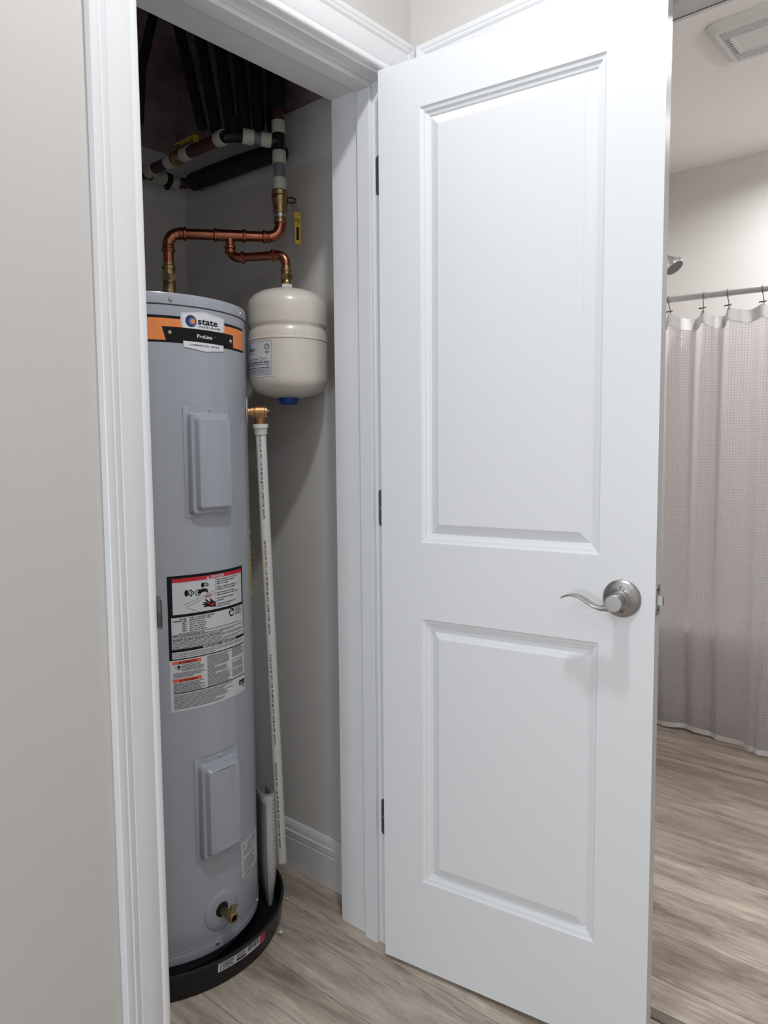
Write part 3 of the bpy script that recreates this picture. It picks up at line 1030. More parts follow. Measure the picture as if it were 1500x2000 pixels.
P.poly([(0.1575, 0.1065), (0.1580, 0.1025), (0.1625, 0.1015), (0.1665, 0.1050), (0.1700, 0.1000), (0.1715, 0.1025), (0.1680, 0.1090), (0.1630, 0.1100)], a3, Wt)
for i in range(5):
    P.words(0.1770, 0.2080, 0.0955 + i * 0.0036, 0.0015, a2, K, random.uniform(0.7, 1.0))
P.text('Install Thermostatic Mixing Valve', 0.0085, 0.1345, 0.0056, a2, K, bold=True)
rl = random.Random(4)
v = 0.1285
for i, (u0, u1, fl, hh) in enumerate([(0.022, 0.2, 0.95, .0016), (0.09, 0.2, 0.0, .0018), (0.008, 0.21, 0.97, .0016), (0.008, 0.21, 0.8, .0016), (0.008, 0.21, 0.62, .0024), (0.008, 0.21, 0.98, .0016), (0.008, 0.21, 0.97, .0016), (0.008, 0.21, 0.6, .0016), (0.008, 0.21, 0.97, .0016), (0.008, 0.21, 0.9, .0016), (0.008, 0.21, 0.7, .0016)]):
    if fl > 0:
        P.words(u0, u1, v, hh, a2, GR, fl, rl)
    v += 0.0033
for i, fl in enumerate((0.97, 0.95, 0.5)):
    P.words(0.009, 0.212, 0.1735 + i * 0.0038, 0.0015, a2, GR, fl, rl)
for v0 in (0.1905, 0.2310):
    P.rect(0.0065, v0, 0.0720, v0 + 0.0072, a1 + 0.0001, SA)
    P.text('WARNING', 0.0275, v0 + 0.0064, 0.0072, a2, K, bold=True, sx=1.0)
    P.poly([(0.0205, v0 + 0.0066), (0.0232, v0 + 0.0012), (0.0260, v0 + 0.0066)], a2, K)
P.disc(0.0200, 0.2055, 0.0038, 0.0048, a2, K, 14); P.rect(0.0175, 0.2065, 0.0225, 0.2080, a3, Wt)
for i in range(3):
    P.line(0.0105 + i * 0.0015, 0.2015 + i * 0.002, 0.0130 + i * 0.0008, 0.2035 + i * 0.002, 0.0006, a2, K)
for i in range(5):
    P.words(0.0260, 0.0800, 0.2000 + i * 0.0031, 0.0013, a2, GR, rl.uniform(0.75, 1), rl)
for i in range(4):
    P.words(0.0075, 0.0830, 0.2170 + i * 0.0031, 0.0013, a2, GR, rl.uniform(0.6, 1), rl)
for i in range(7):
    P.words(0.0075, 0.0830, 0.2405 + i * 0.0031, 0.0014, a2, GR, rl.uniform(0.75, 1), rl)
for i in range(24):
    P.words(0.0870, 0.1555, 0.1905 + i * 0.0030, 0.0013, a2, GR, rl.uniform(0.8, 1) if i not in (9, 14) else 0.3, rl)
for i in range(24):
    if i in (8, 9, 11, 17):
        continue
    P.words(0.1610, 0.2110, 0.1885 + i * 0.0029, 0.0012, a2, GR, rl.uniform(0.75, 1), rl)
P.rect(0.0070, 0.2622, 0.2125, 0.2642, a1 + 0.0001, K)
for i in range(10):
    P.words(0.0075, 0.2080 if i > 8 else 0.18, 0.2672 + i * 0.0034, 0.0014, a2, GR, rl.uniform(0.55, 1.0), rl)
P.rect(0.1870, 0.2745, 0.2120, 0.2860, a1 + 0.0001, K)
P.text('act', 0.1890, 0.2830, 0.0085, a2, Wt, bold=True); P.words(0.2010, 0.2105, 0.2790, 0.0030, a2, GR, 1, rl)
P.words(0.1990, 0.2110, 0.2890, 0.0018, a2, K, 1, rl)
tag(P.build('warning_label', ['ink', 'label_grey', 'red', 'salmon', 'ink_grey'], wh), 'large danger label with black border and red heading')

# rating plate, yellow energy label
P = Print(cylmap(TX, TY, TR, -72.0))
P.rect(0, 0.1720, 0.108, 0.2660, 0.0004, 0)
P.frame(0.0025, 0.1745, 0.1055, 0.2635, 0.0007, 0.0007, 1)
P.ring(0.0135, 0.2525, 0.0030, 0.0048, 0.0007, 1)
P.ring(0.0800, 0.2500, 0.0022, 0.0036, 0.0007, 1)
for i in range(14):
    if i == 6:
        continue
    P.words(0.0280 if i < 3 else 0.010, 0.095, 0.2540 - i * 0.0052, 0.0020, 0.0007, 1, rl.uniform(0.5, 0.95), rl)
for i in range(22):
    P.rect(0.012 + i * 0.0019, 0.1775, 0.012 + i * 0.0019 + rl.uniform(0.0006, 0.0013), 0.1815, 0.0007, 1)
tag(P.build('rating_label', ['label_grey', 'ink_grey'], wh), 'white rating label low on the side')
P = Print(cylmap(TX, TY, TR, -47.6))
P.rect(0, 0.855, 0.11, 1.0205, 0.0004, 0)
P.text('ENERGY', 0.003, 0.992, 0.021, 0.0007, 1, bold=True, sx=0.9)
for i in range(9):
    P.words(0.004, 0.10, 0.980 - i * 0.0125, 0.0032, 0.0007, 1, rl.uniform(0.4, 0.9), rl)
tag(P.build('energy_label', ['energy', 'ink_grey'], wh), 'yellow energy label wrapped round the right edge')

# drain plate and drain valve
mb = MB()
mp = cylmap(TX, TY, TR, -88.6)
zc = 0.1385
rr = [(0.0470, 0.0002), (0.0470, 0.0012), (0.0455, 0.0022), (0.0300, 0.0022), (0.0185, 0.0022), (0.0172, 0.0004)]
n = 48
for i in range(len(rr) - 1):
    for j in range(n):
        q = []
        for (r, o), jj in ((rr[i], j), (rr[i], j + 1), (rr[i + 1], j + 1), (rr[i + 1], j)):
            a = 2 * PI * jj / n
            q.append(mp(r * math.cos(a), zc + r * math.sin(a), o))
        mb.face(q, 0, True)
for j in range(n):
    a, c = 2 * PI * j / n, 2 * PI * (j + 1) / n
    mb.face([mp(0, zc, 0.0006), mp(0.0176 * math.cos(a), zc + 0.0176 * math.sin(a), 0.0006), mp(0.0176 * math.cos(c), zc + 0.0176 * math.sin(c), 0.0006)], 1)
dp_ = mb.build('drain_plate', ['heater', 'hole'], wh)
p, n_ = on_heater(-88.6, 0.1365, TR)
d = (n_ + Vector((0.05, 0, -0.10))).normalized()
mb = MB()
mb.lathe([(0.0008, 0.0100), (0.020, 0.0100), (0.022, 0.0112), (0.032, 0.0112), (0.034, 0.0125), (0.036, 0.0128), (0.042, 0.0128), (0.043, 0.0120), (0.043, 0.0078)], p, ax=d, n=24)
mb.lathe([(0.043, 0.0078), (0.030, 0.0074), (0.030, 0.0)], p, ax=d, n=20, m=1)
e = p + d * 0.026
up = Vector((0.55, -0.15, 0.8)).normalized()
mb.lathe([(0.006, 0.0068), (0.018, 0.0064), (0.0185, 0.0044), (0.024, 0.0040), (0.0245, 0.0)], e, ax=up, n=16)
k = e + up * 0.022
mb.tube([k - Vector((0.010, 0.0, -0.004)), k, k + Vector((0.010, 0.0, -0.002))], [0.0022, 0.0030, 0.0022], n=8)
tag(mb.build('drain_valve', ['brass', 'hole'], wh), 'small brass drain valve')
# round trim ring behind the relief valve and grey nipple cover on top
p, n_ = on_heater(-41.0, 1.311, TR)
mb = MB()
mb.lathe([(0.0, 0.036), (0.002, 0.036), (0.003, 0.034), (0.0032, 0.012)], p - n_ * 0.001, ax=n_, n=32)
mb.build('valve_collar', 'heater', wh)
mb = MB()
c0 = Vector((-0.155, 0.470, 1.5505))
mb.tube([c0 + Vector((-0.034, 0.030, 0.012)), c0 + Vector((-0.030, 0.026, 0.020)), c0 + Vector((-0.010, 0.006, 0.020)), c0 + Vector((0.014, -0.018, 0.016)), c0 + Vector((0.024, -0.028, 0.004))], [0.014, 0.015, 0.014, 0.012, 0.011], n=14)
tag(mb.build('wire_elbow', 'clear', wh), 'pale plastic cable elbow on top')

# ================================================================ DRAIN PAN
pan = thing('drain_pan', (TX, TY, 0), 'round black plastic drain pan under the grey water heater', 'drain pan')
mb = MB()
mb.lathe([(0.0003, 0.0), (0.0003, 0.288), (0.003, 0.291), (0.058, 0.2985), (0.0625, 0.3000), (0.0640, 0.3030), (0.0665, 0.3045), (0.0690, 0.3030), (0.0695, 0.3000), (0.0685, 0.2975), (0.064, 0.2965), (0.005, 0.2885), (0.0035, 0.286), (0.0035, 0.0)], (TX, TY, 0), n=128)
mb.build('basin', 'black', pan)
rp = lambda u, v, off: (TX + (0.291 + (v - 0.003) * 0.136 + 0.0006 + off) * math.cos(math.radians(-99.5) + u / 0.3), TY + (0.291 + (v - 0.003) * 0.136 + 0.0006 + off) * math.sin(math.radians(-99.5) + u / 0.3), v)
P = Print(rp, 0.01)
P.rect(0, 0.036, 0.150, 0.0585, 0.0, 0)
P.rect(0.128, 0.038, 0.150, 0.0585, 0.0003, 2)
P.rect(0.006, 0.038, 0.0075, 0.0565, 0.0003, 1)
for i in range(4):
    P.words(0.012, 0.045, 0.0530 - i * 0.0045, 0.0022, 0.0003, 1, 0.9, rl)
P.rect(0.050, 0.0395, 0.078, 0.0445, 0.0003, 1)
for i in range(3):
    P.words(0.050, 0.078, 0.0540 - i * 0.003, 0.0014, 0.0003, 1, 0.9, rl)
    P.words(0.084, 0.126, 0.0535 - i * 0.0045, 0.0026, 0.0003, 1, 0.95, rl)
tag(P.build('pan_label', ['label_grey', 'ink', 'red'], pan), 'narrow white printed label on the rim')

# ================================================================ RELIEF VALVE AND DISCHARGE PIPE
an = math.radians(-41.0)
rd = Vector((math.cos(an), math.sin(an), 0))
q0 = Vector((TX, TY, 1.311)) + rd * (TR + 0.0025)
tv = thing('relief_valve', tuple(q0), 'brass temperature relief valve screwed into the side of the grey heater', 'valve')
mb = MB()
mb.lathe([(0.0, 0.0125), (0.006, 0.0125), (0.007, 0.0150), (0.014, 0.0150), (0.015, 0.0135), (0.017, 0.0135), (0.018, 0.0165), (0.040, 0.0165), (0.0415, 0.0150), (0.046, 0.0150), (0.047, 0.0), ], q0, ax=rd, n=20)
pc = q0 + rd * 0.029
mb.lathe([(0.0, 0.0140), (-0.018, 0.0140), (-0.020, 0.0128), (-0.030, 0.0128)], pc, n=18)
mb.lathe([(-0.004, 0.0172), (-0.014, 0.0172), (-0.0145, 0.0145)], pc, n=6, smooth=False)
mb.build('valve_body', 'bronze', tv)
mb = MB()
e0 = q0 + rd * 0.046
sx_ = Vector((0.66, -0.75, 0))
mb.tube([e0 + Vector((0, 0, 0.002)), e0 + sx_ * 0.010 + Vector((0, 0, 0.003)), e0 + sx_ * 0.024 + Vector((0, 0, 0.006)), e0 + sx_ * 0.027 + Vector((0, 0, 0.002)), e0 + sx_ * 0.025 + Vector((0, 0, -0.002)), e0 + sx_ * 0.010 + Vector((0, 0, -0.003))], 0.0013, n=8)
mb.lathe([(0, 0.009), (0.006, 0.008), (0.007, 0)], e0, ax=rd, n=14)
tag(mb.build('test_lever', 'dark_steel', tv), 'wire test lever')
A0 = Vector((pc.x, pc.y, 1.282)); A1 = Vector((-0.033, 0.363, 0.100))
ds = thing('discharge_pipe', tuple(A1), 'slim white plastic discharge pipe leaning from the relief valve to the black pan', 'pipe')
dd = (A1 - A0).normalized()
LN = (A1 - A0).length
mb = MB()
mb.lathe([(0.0, 0.0120), (0.0005, 0.0192), (0.0095, 0.0192), (0.0105, 0.0170), (0.012, 0.0162), (0.024, 0.0162), (0.027, 0.0150), (0.0275, 0.0133)], A0, ax=dd, n=28)
mb.build('adapter', 'pvc', ds)
mb = MB()
mb.lathe([(0.020, 0.0130), (LN, 0.0130), (LN, 0.0105), (LN - 0.05, 0.0105)], A0, ax=dd, n=32)
mb.build('pipe', 'pvc', ds)
cdir = (Vector((-1.308, -1.137, 1.213)) - (A0 + A1) / 2)
cdir = (cdir - dd * cdir.dot(dd)).normalized()
lat = dd.cross(cdir)      # to one side


def pipemap(phi0):
    def f(u, v, off):
        a = phi0 + v / 0.013
        return A0 + dd * u + (cdir * math.cos(a) + lat * math.sin(a)) * (0.0130 + off)
    return f


for (s0, s1, ph) in ((0.026, 0.238, 0.20), (0.292, 0.540, 0.22), (0.592, 0.842, 0.24), (0.892, 1.138, 0.26)):
    sgn = 1 if lat.dot(_r) < 0 else -1
    P = Print(pipemap(ph * sgn - 0.15), 0.02)
    body = '3/4 IN SCH 40  PVC 1120  PR 480 PSI @ 73°F  ASTM D1785  NSF-PW'
    vs, fs = text_geom(body, 0.0062, True)
    w_ = max(v_[0] for v_ in vs)
    k_ = (s1 - s0) / w_
    P.b.raw([P.mp(s0 + a_ * k_, 0.0040 - b_, 0.0003) for a_, b_ in vs], fs, 0)
    P.build('printed_line', ['ink'], ds)

# ================================================================ EXPANSION TANK
EX, EY = -0.0243, 0.3103
et = thing('expansion_tank', (EX, EY, 1.348), 'cream coloured expansion tank hanging from the copper pipe beside the heater', 'tank')
mb = MB()
mb.lathe([(1.3480, 0.0), (1.3482, 0.020), (1.3500, 0.040), (1.3550, 0.0640), (1.3640, 0.0830), (1.3740, 0.0935), (1.3850, 0.0982), (1.3960, 0.1000), (1.4850, 0.1000), (1.4858, 0.1012), (1.4880, 0.1020), (1.4905, 0.1012), (1.4915, 0.0995),
          (1.5010, 0.0993), (1.5080, 0.0980), (1.5130, 0.0962), (1.5160, 0.0950), (1.5190, 0.0950), (1.5215, 0.0962), (1.5250, 0.0985), (1.5300, 0.0998), (1.5720, 0.0998), (1.5800, 0.0985), (1.5900, 0.0940), (1.6000, 0.0850), (1.6080, 0.0720), (1.6140, 0.0540), (1.6170, 0.0360), (1.6185, 0.0160), (1.6185, 0.0)], (EX, EY, 0), n=96)
mb.build('shell', 'tank', et)
mb = MB()
mb.lathe([(1.6180, 0.0145), (1.6300, 0.0145), (1.6315, 0.0130), (1.6330, 0.0)], (EX, EY, 0), n=6, smooth=False)
tag(mb.build('neck_nut', 'pvc', et), 'white hexagonal neck nut')
mb = MB()
mb.lathe([(1.3485, 0.0255), (1.3455, 0.0255), (1.3425, 0.0245), (1.3350, 0.0215), (1.3325, 0.0195), (1.3320, 0.0)], (EX, EY, 0), n=28)
tag(mb.build('valve_cap', 'blue', et), 'blue plastic valve cap underneath')
P = Print(cylmap(EX, EY, 0.1000, -152.0), 0.006)
P.rect(-0.130, 1.3945, 0.0, 1.4835, 0.0004, 0)
P.frame(-0.126, 1.3985, -0.0045, 1.4800, 0.0006, 0.0007, 1)
P.text('PRO', -0.0570, 1.4570, 0.0120, 0.0007, 1, bold=True, shear=0.2, align='RIGHT')
P.line(-0.0830, 1.4550, -0.0790, 1.4760, 0.0034, 0.0007, 1)
P.words(-0.0900, -0.0570, 1.4510, 0.0014, 0.0007, 2, 1, rl)
P.ring(-0.0165, 1.4660, 0.0050, 0.0072, 0.0007, 2, 24); P.poly([(-0.0195, 1.4650), (-0.0165, 1.4690), (-0.0135, 1.4650), (-0.0165, 1.4662)], 0.0007, 2)
P.words(-0.0225, -0.0090, 1.4535, 0.0018, 0.0007, 2, 1, rl); P.words(-0.0215, -0.0110, 1.4500, 0.0020, 0.0007, 2, 1, rl)
P.text('Expansion Tank', -0.0170, 1.4360, 0.0068, 0.0007, 1, align='RIGHT', spacing=1.15, sx=1.3)
P.frame(-0.120, 1.4205, -0.0080, 1.4335, 0.0004, 0.0007, 1)
P.words(-0.118, -0.0100, 1.4285, 0.0022, 0.0007, 1, 1, rl); P.words(-0.118, -0.0100, 1.4235, 0.0022, 0.0007, 2, 1, rl)
P.words(-0.120, -0.0080, 1.4155, 0.0018, 0.0007, 1, 1, rl)
for i in range(5):
    P.words(-0.120, -0.0080, 1.4120 - i * 0.0026, 0.0010, 0.0007, 2, 1, rl)
tag(P.build('tank_label', ['label_grey', 'ink', 'ink_grey'], et), 'white printed label on the left side')

# ================================================================ COPPER RUN
P1 = Vector((-0.216, 0.537, 0)); V1 = Vector((0.0014, 0.359, 0)); ZC = 1.762
hdv = (V1 - P1).normalized()
RC = 0.0130
T1 = P1 + hdv * ((V1 - P1).length * 0.545)
ZL = 1.7055
E1 = Vector((EX, EY, 0))
ldv = (E1 - T1).normalized()
cu = thing('copper_pipe_run', (P1.x, P1.y, 1.5505), 'bright copper water pipe with tee and elbows above the grey heater and cream tank', 'pipe')
Z = lambda p, z: Vector((p.x, p.y, z))


def bead(mb, c, ax, r=0.0172, w=0.0045, m=0):
    ax = Vector(ax).normalized()
    mb.lathe([(-w, RC), (-w * 0.8, r * 0.93), (-w * 0.3, r), (w * 0.3, r), (w * 0.8, r * 0.93), (w, RC)], c, ax=ax, n=22, m=m)


BR = 0.030
mb = MB(); mb.tube([Z(P1, 1.685), Z(P1, ZC - BR)], RC, 22); mb.build('pipe', 'copper', cu)
mb = MB()
path = [Z(P1, ZC - BR - 0.014)] + arc(Z(P1, ZC - BR), Z(P1, ZC), Z(P1, ZC) + hdv * BR) + [Z(P1, ZC) + hdv * (BR + 0.014)]
mb.tube(path, RC + 0.0012, 22); bead(mb, Z(P1, ZC - BR - 0.012), (0, 0, 1)); bead(mb, Z(P1, ZC) + hdv * (BR + 0.012), hdv)
bead(mb, Z(P1, ZC - BR - 0.002), (0, 0, 1), 0.0158, 0.003); bead(mb, Z(P1, ZC) + hdv * (BR + 0.002), hdv, 0.0158, 0.003)
mb.build('elbow', 'copper', cu)
mb = MB(); mb.tube([Z(P1, ZC) + hdv * BR, Z(V1, ZC) - hdv * BR], RC, 22); mb.build('pipe', 'copper', cu)
mb = MB()
mb.tube([Z(T1, ZC) - hdv * 0.036, Z(T1, ZC) + hdv * 0.036], RC + 0.0012, 22)
bead(mb, Z(T1, ZC) - hdv * 0.036, hdv); bead(mb, Z(T1, ZC) + hdv * 0.036, hdv)
mb.tube([Z(T1, ZC), Z(T1, ZC - 0.032)], 0.0112, 20)
mb.lathe([(-0.005, 0.0112), (-0.003, 0.0146), (0.003, 0.0146), (0.005, 0.0112)], Z(T1, ZC - 0.030), n=20)
mb.build('tee', 'copper', cu)
mb = MB()
B2 = 0.024
path = [Z(T1, ZC - 0.030)] + arc(Z(T1, ZL + B2), Z(T1, ZL), Z(T1, ZL) + ldv * B2) + [Z(T1, ZL) + ldv * (B2 + 0.012)]
mb.tube(path, 0.0118, 20)
mb.lathe([(-0.005, 0.0112), (-0.003, 0.0150), (0.003, 0.0150), (0.005, 0.0112)], Z(T1, ZC - 0.041), n=20)
mb.lathe([(-0.005, 0.0112), (-0.003, 0.0152), (0.003, 0.0152), (0.005, 0.0112)], Z(T1, ZL) + ldv * (B2 + 0.010), ax=ldv, n=20)
mb.build('elbow', 'copper', cu)
mb = MB(); mb.tube([Z(T1, ZL) + ldv * B2, Z(E1, ZL) - ldv * B2], 0.0108, 20); mb.build('pipe', 'copper', cu)
mb = MB()
path = [Z(E1, ZL) - ldv * (B2 + 0.012)] + arc(Z(E1, ZL) - ldv * B2, Z(E1, ZL), Z(E1, ZL - B2)) + [Z(E1, ZL - B2 - 0.008)]
mb.tube(path, 0.0118, 20)
mb.lathe([(-0.005, 0.0112), (-0.003, 0.0152), (0.003, 0.0152), (0.005, 0.0112)], Z(E1, ZL) - ldv * (B2 + 0.010), ax=ldv, n=20)
mb.build('elbow', 'copper', cu)
mb = MB()
mb.lathe([(1.6320, 0.0110), (1.6340, 0.0135), (1.6400, 0.0138), (1.6420, 0.0125), (1.6440, 0.0128)], (EX, EY, 0), n=20)
mb.lathe([(1.6440, 0.0128), (1.6440, 0.0150), (1.6560, 0.0150), (1.6560, 0.0128)], (EX, EY, 0), n=6, smooth=False)
mb.lathe([(1.6560, 0.0122), (1.6640, 0.0122), (1.6650, 0.0146), (1.6700, 0.0146), (1.6710, 0.0122), (1.6780, 0.0118)], (EX, EY, 0), n=20)
tag(mb.build('brass_adapter', 'brass', cu), 'brass adapter above the cream tank')
mb = MB()
path = [Z(V1, ZC) - hdv * (BR + 0.014)] + arc(Z(V1, ZC) - hdv * BR, Z(V1, ZC), Z(V1, ZC + BR)) + [Z(V1, ZC + BR + 0.003)]
mb.tube(path, RC + 0.0012, 22); bead(mb, Z(V1, ZC) - hdv * (BR + 0.012), hdv); bead(mb, Z(V1, ZC) - hdv * (BR + 0.001), hdv, 0.0160, 0.003)
mb.build('elbow', 'copper', cu)
mb = MB()
mb.lathe([(1.5505, 0.0135), (1.610, 0.0135), (1.612, 0.0165), (1.638, 0.0165), (1.640, 0.0150), (1.644, 0.0150)], (P1.x, P1.y, 0), n=22)
mb.lathe([(1.644, 0.0150), (1.644, 0.0182), (1.660, 0.0182), (1.660, 0.0150)], (P1.x, P1.y, 0), n=6, smooth=False)
mb.lathe([(1.660, 0.0150), (1.672, 0.0150), (1.673, 0.0175), (1.680, 0.0175), (1.682, 0.0150), (1.688, 0.0145)], (P1.x, P1.y, 0), n=22)
tag(mb.build('brass_adapter', 'brass', cu), 'brass adapter on top of the grey heater')

# ================================================================ BALL VALVE
bv = thing('ball_valve', (V1.x, V1.y, 1.7955), 'brass ball valve with yellow lever on the upright pipe above the copper elbow', 'valve')
mb = MB()
mb.lathe([(1.7955, 0.0150), (1.797, 0.0172), (1.806, 0.0172), (1.808, 0.0150), (1.811, 0.0150)], (V1.x, V1.y, 0), n=24)
mb.lathe([(1.811, 0.0150), (1.8115, 0.0176), (1.8185, 0.0176), (1.819, 0.0160)], (V1.x, V1.y, 0), n=24, m=1)
mb.lathe([(1.819, 0.0160), (1.820, 0.0170), (1.823, 0.0170), (1.825, 0.0184), (1.829, 0.0184), (1.832, 0.0178), (1.846, 0.0196), (1.858, 0.0212), (1.8635, 0.0216), (1.866, 0.0205), (1.8675, 0.0215), (1.876, 0.0215), (1.8785, 0.0195), (1.8785, 0.0)], (V1.x, V1.y, 0), n=28)
mb.build('valve_body', ['brass', 'screw'], bv)
sd = Vector((0.80, -0.60, 0)).normalized()
s0 = Z(V1, 1.856)
mb = MB()
mb.lathe([(0.018, 0.0075), (0.026, 0.0075), (0.0265, 0.0095), (0.034, 0.0095), (0.036, 0.0070), (0.042, 0.0060), (0.0425, 0.0)], s0, ax=sd, n=14)
tag(mb.build('stem', 'dark_steel', bv), 'dark steel stem and nut')
# lever strip: crank out of the stem, then hanging down
perp = Vector((0.82, -0.57, 0)).normalized()
thk = Vector((-0.57, -0.82, 0)).normalized()
lev = [(0.033, 1.860, 0.0085), (0.034, 1.848, 0.0080), (0.038, 1.836, 0.0072), (0.043, 1.828, 0.0070), (0.0440, 1.818, 0.0078), (0.0440, 1.750, 0.0078), (0.0440, 1.746, 0.0060)]
mb = MB()
rings = []
for i, (d_, z, w_) in enumerate(lev):
    c = Z(V1, z) + sd * d_
    t_ = 0.0026 if i >= 4 else 0.0013
    rings.append([c - perp * w_ - thk * t_, c + perp * w_ - thk * t_, c + perp * w_ + thk * t_, c - perp * w_ + thk * t_])
for i in range(len(rings) - 1):
    for j in range(4):
        k = (j + 1) % 4
        mb.face([rings[i][j], rings[i][k], rings[i + 1][k], rings[i + 1][j]], 0 if i >= 3 else 1)
mb.face(rings[0], 1); mb.face(rings[-1], 0)
lv = mb.build('lever', ['yellow', 'dark_steel'], bv)
tag(lv, 'yellow coated lever hanging down')
cl_ = Z(V1, 0) + sd * 0.0440
Lmap = lambda u, v, off: cl_ + perp * v + thk * (0.0027 + off) + Vector((0, 0, 1.815 - u))
P = Print(Lmap, 0.05)
P.text('2"', 0.004, -0.0050, 0.0130, 0.0003, 0, bold=True)
P.rect(0.026, -0.0035, 0.058, 0.0030, 0.0003, 0)
P.build('lever_print', ['ink'], lv)

# ================================================================ PLASTIC PIPE RUN (white couplings)
mn = thing('plastic_supply_run', (V1.x, V1.y, 1.879), 'plastic supply pipe with white couplings and black tees at the top of the closet', 'pipe')


def coupling(c, ax, L_=0.031, r=0.0176, name='coupling', m='coupling'):
    mb = MB()
    mb.lathe([(-L_ / 2, r * 0.86), (-L_ / 2, r * 0.96), (-L_ / 2 + 0.002, r), (L_ / 2 - 0.002, r), (L_ / 2, r * 0.96), (L_ / 2, r * 0.86)], c, ax=ax, n=24)
    return mb.build(name, m, mn)


coupling(Z(V1, 1.894), (0, 0, 1), 0.030)
mb = MB(); mb.tube([Z(V1, 1.900), Z(V1, 1.960)], 0.0146, 20); mb.build('pipe', 'greypipe', mn)
coupling(Z(V1, 1.960), (0, 0, 1))
K1 = Vector((-0.068, 0.402, 2.003)); K2 = Vector((-0.108, 0.447, 2.001)); VT = Z(V1, 1.999)
KC = (K1 + K2) / 2 + Vector((0, 0.004, 0.004))
mb = MB()
mb.tube([Z(V1, 1.972), Z(V1, 2.024)], 0.0160, 18)
kd = (K1 - VT).normalized()
mb.tube([VT, VT + kd * 0.024], 0.0155, 18)
mb.build('black_tee', 'black', mn)
coupling(Z(V1, 2.0335), (0, 0, 1))
coupling(VT + kd * 0.0330, kd, 0.026)
mb = MB(); mb.tube([VT + kd * 0.03, K1 - kd * 0.006], 0.0146, 18); mb.build('pipe', 'greypipe', mn)
coupling(K1 - kd * 0.004, kd, 0.028, 0.0186)
mb = MB(); mb.tube([K1 + kd * 0.004, KC, K2 + Vector((0, -0.003, 0))], 0.0158, 18)
mb.tube([KC, KC + Vector((0.0, 0.0, 0.045))], 0.0158, 18)
mb.build('black_tee', 'black', mn)
coupling(K2 + Vector((0, 0.006, 0)), (0.0, 1, 0), 0.028, 0.0186)
mb = MB(); mb.tube([K2 + Vector((0, 0.012, 0)), (-0.109, 0.600, 2.001)], 0.0150, 18); mb.build('pipe', 'redpipe', mn)
coupling((-0.109, 0.602, 2.001), (0, 1, 0), 0.034)
mb = MB()
mb.lathe([(0, 0.0160), (0.004, 0.0190), (0.018, 0.0205), (0.034, 0.0190), (0.038, 0.0160)], (-0.109, 0.622, 2.001), ax=(0, 1, 0), n=20)
mb.tube([(-0.109, 0.640, 2.018), (-0.109, 0.640, 2.034)], 0.006, 10)
vb = mb.build('brass_valve', 'brass', mn)
mb = MB()
mb.box((-0.116, 0.560, 2.034), (-0.102, 0.648, 2.0375), bev=0.001)
mb.box((-0.116, 0.556, 2.018), (-0.102, 0.5605, 2.0375), bev=0.001)
tag(mb.build('lever', 'yellow', vb), 'yellow valve lever')
coupling((-0.109, 0.676, 2.001), (0, 1, 0), 0.034)
mb = MB(); mb.tube([(-0.109, 0.690, 2.001), (-0.109, 0.770, 2.001)], 0.0150, 18); mb.build('pipe', 'redpipe', mn)
coupling((-0.109, 0.772, 2.001), (0, 1, 0), 0.036)
mb = MB()
mb.tube([(-0.109, 0.785, 2.001)] + arc((-0.109, 0.800, 2.001), (-0.109, 0.830, 2.001), (-0.139, 0.830, 2.001)) + [(-0.60, 0.830, 2.001)], 0.0165, 16)
mb.tube([(-0.150, 0.830, 2.001), (-0.150, 0.830, 2.045)], 0.0150, 14)
mb.tube([(-0.150, 0.815, 2.045), (-0.150, 0.845, 2.045)], 0.010, 12)
mb.build('black_elbow', 'black', mn)

lo = thing('insulated_branch_pipe', (0.05, 0.42, 2.015), 'thick black insulated pipe running along the white board on the closet side', 'pipe')
mb = MB(); mb.tube([(0.050, 0.400, 1.995), (0.050, 0.43, 2.005), (0.050, 0.60, 2.012), (0.050, 0.800, 2.016)], [0.020, 0.024, 0.026, 0.026], 20); mb.build('insulation', 'foam', lo)
mb = MB(); mb.tube([(0.050, 0.795, 2.016)] + arc((0.050, 0.810, 2.018), (0.050, 0.845, 2.018), (0.015, 0.845, 2.018)) + [(-0.10, 0.845, 2.018)], 0.0150, 16); mb.build('pipe', 'redpipe', lo)
for x_ in (0.010, -0.030, -0.052):
    mb = MB(); mb.lathe([(-0.012, 0.0150), (-0.012, 0.0180), (0.012, 0.0180), (0.012, 0.0150)], (x_, 0.845, 2.018), ax=(1, 0, 0), n=20)
    mb.build('coupling', 'coupling', lo)
mb = MB(); mb.lathe([(-0.009, 0.0150), (-0.009, 0.0195), (0.009, 0.0195), (0.009, 0.0150)], (-0.011, 0.845, 2.018), ax=(1, 0, 0), n=20)
mb.tube([(-0.011, 0.845, 2.01), (-0.016, 0.840, 1.990)], 0.008, 10)
mb.build('clamp', 'black', lo)
mb = MB(); mb.tube([(0.046, 0.770, 1.995), (0.030, 0.740, 1.976), (0.022, 0.722, 1.970)], 0.0055, 10); mb.build('clamp_arm', 'black', lo)

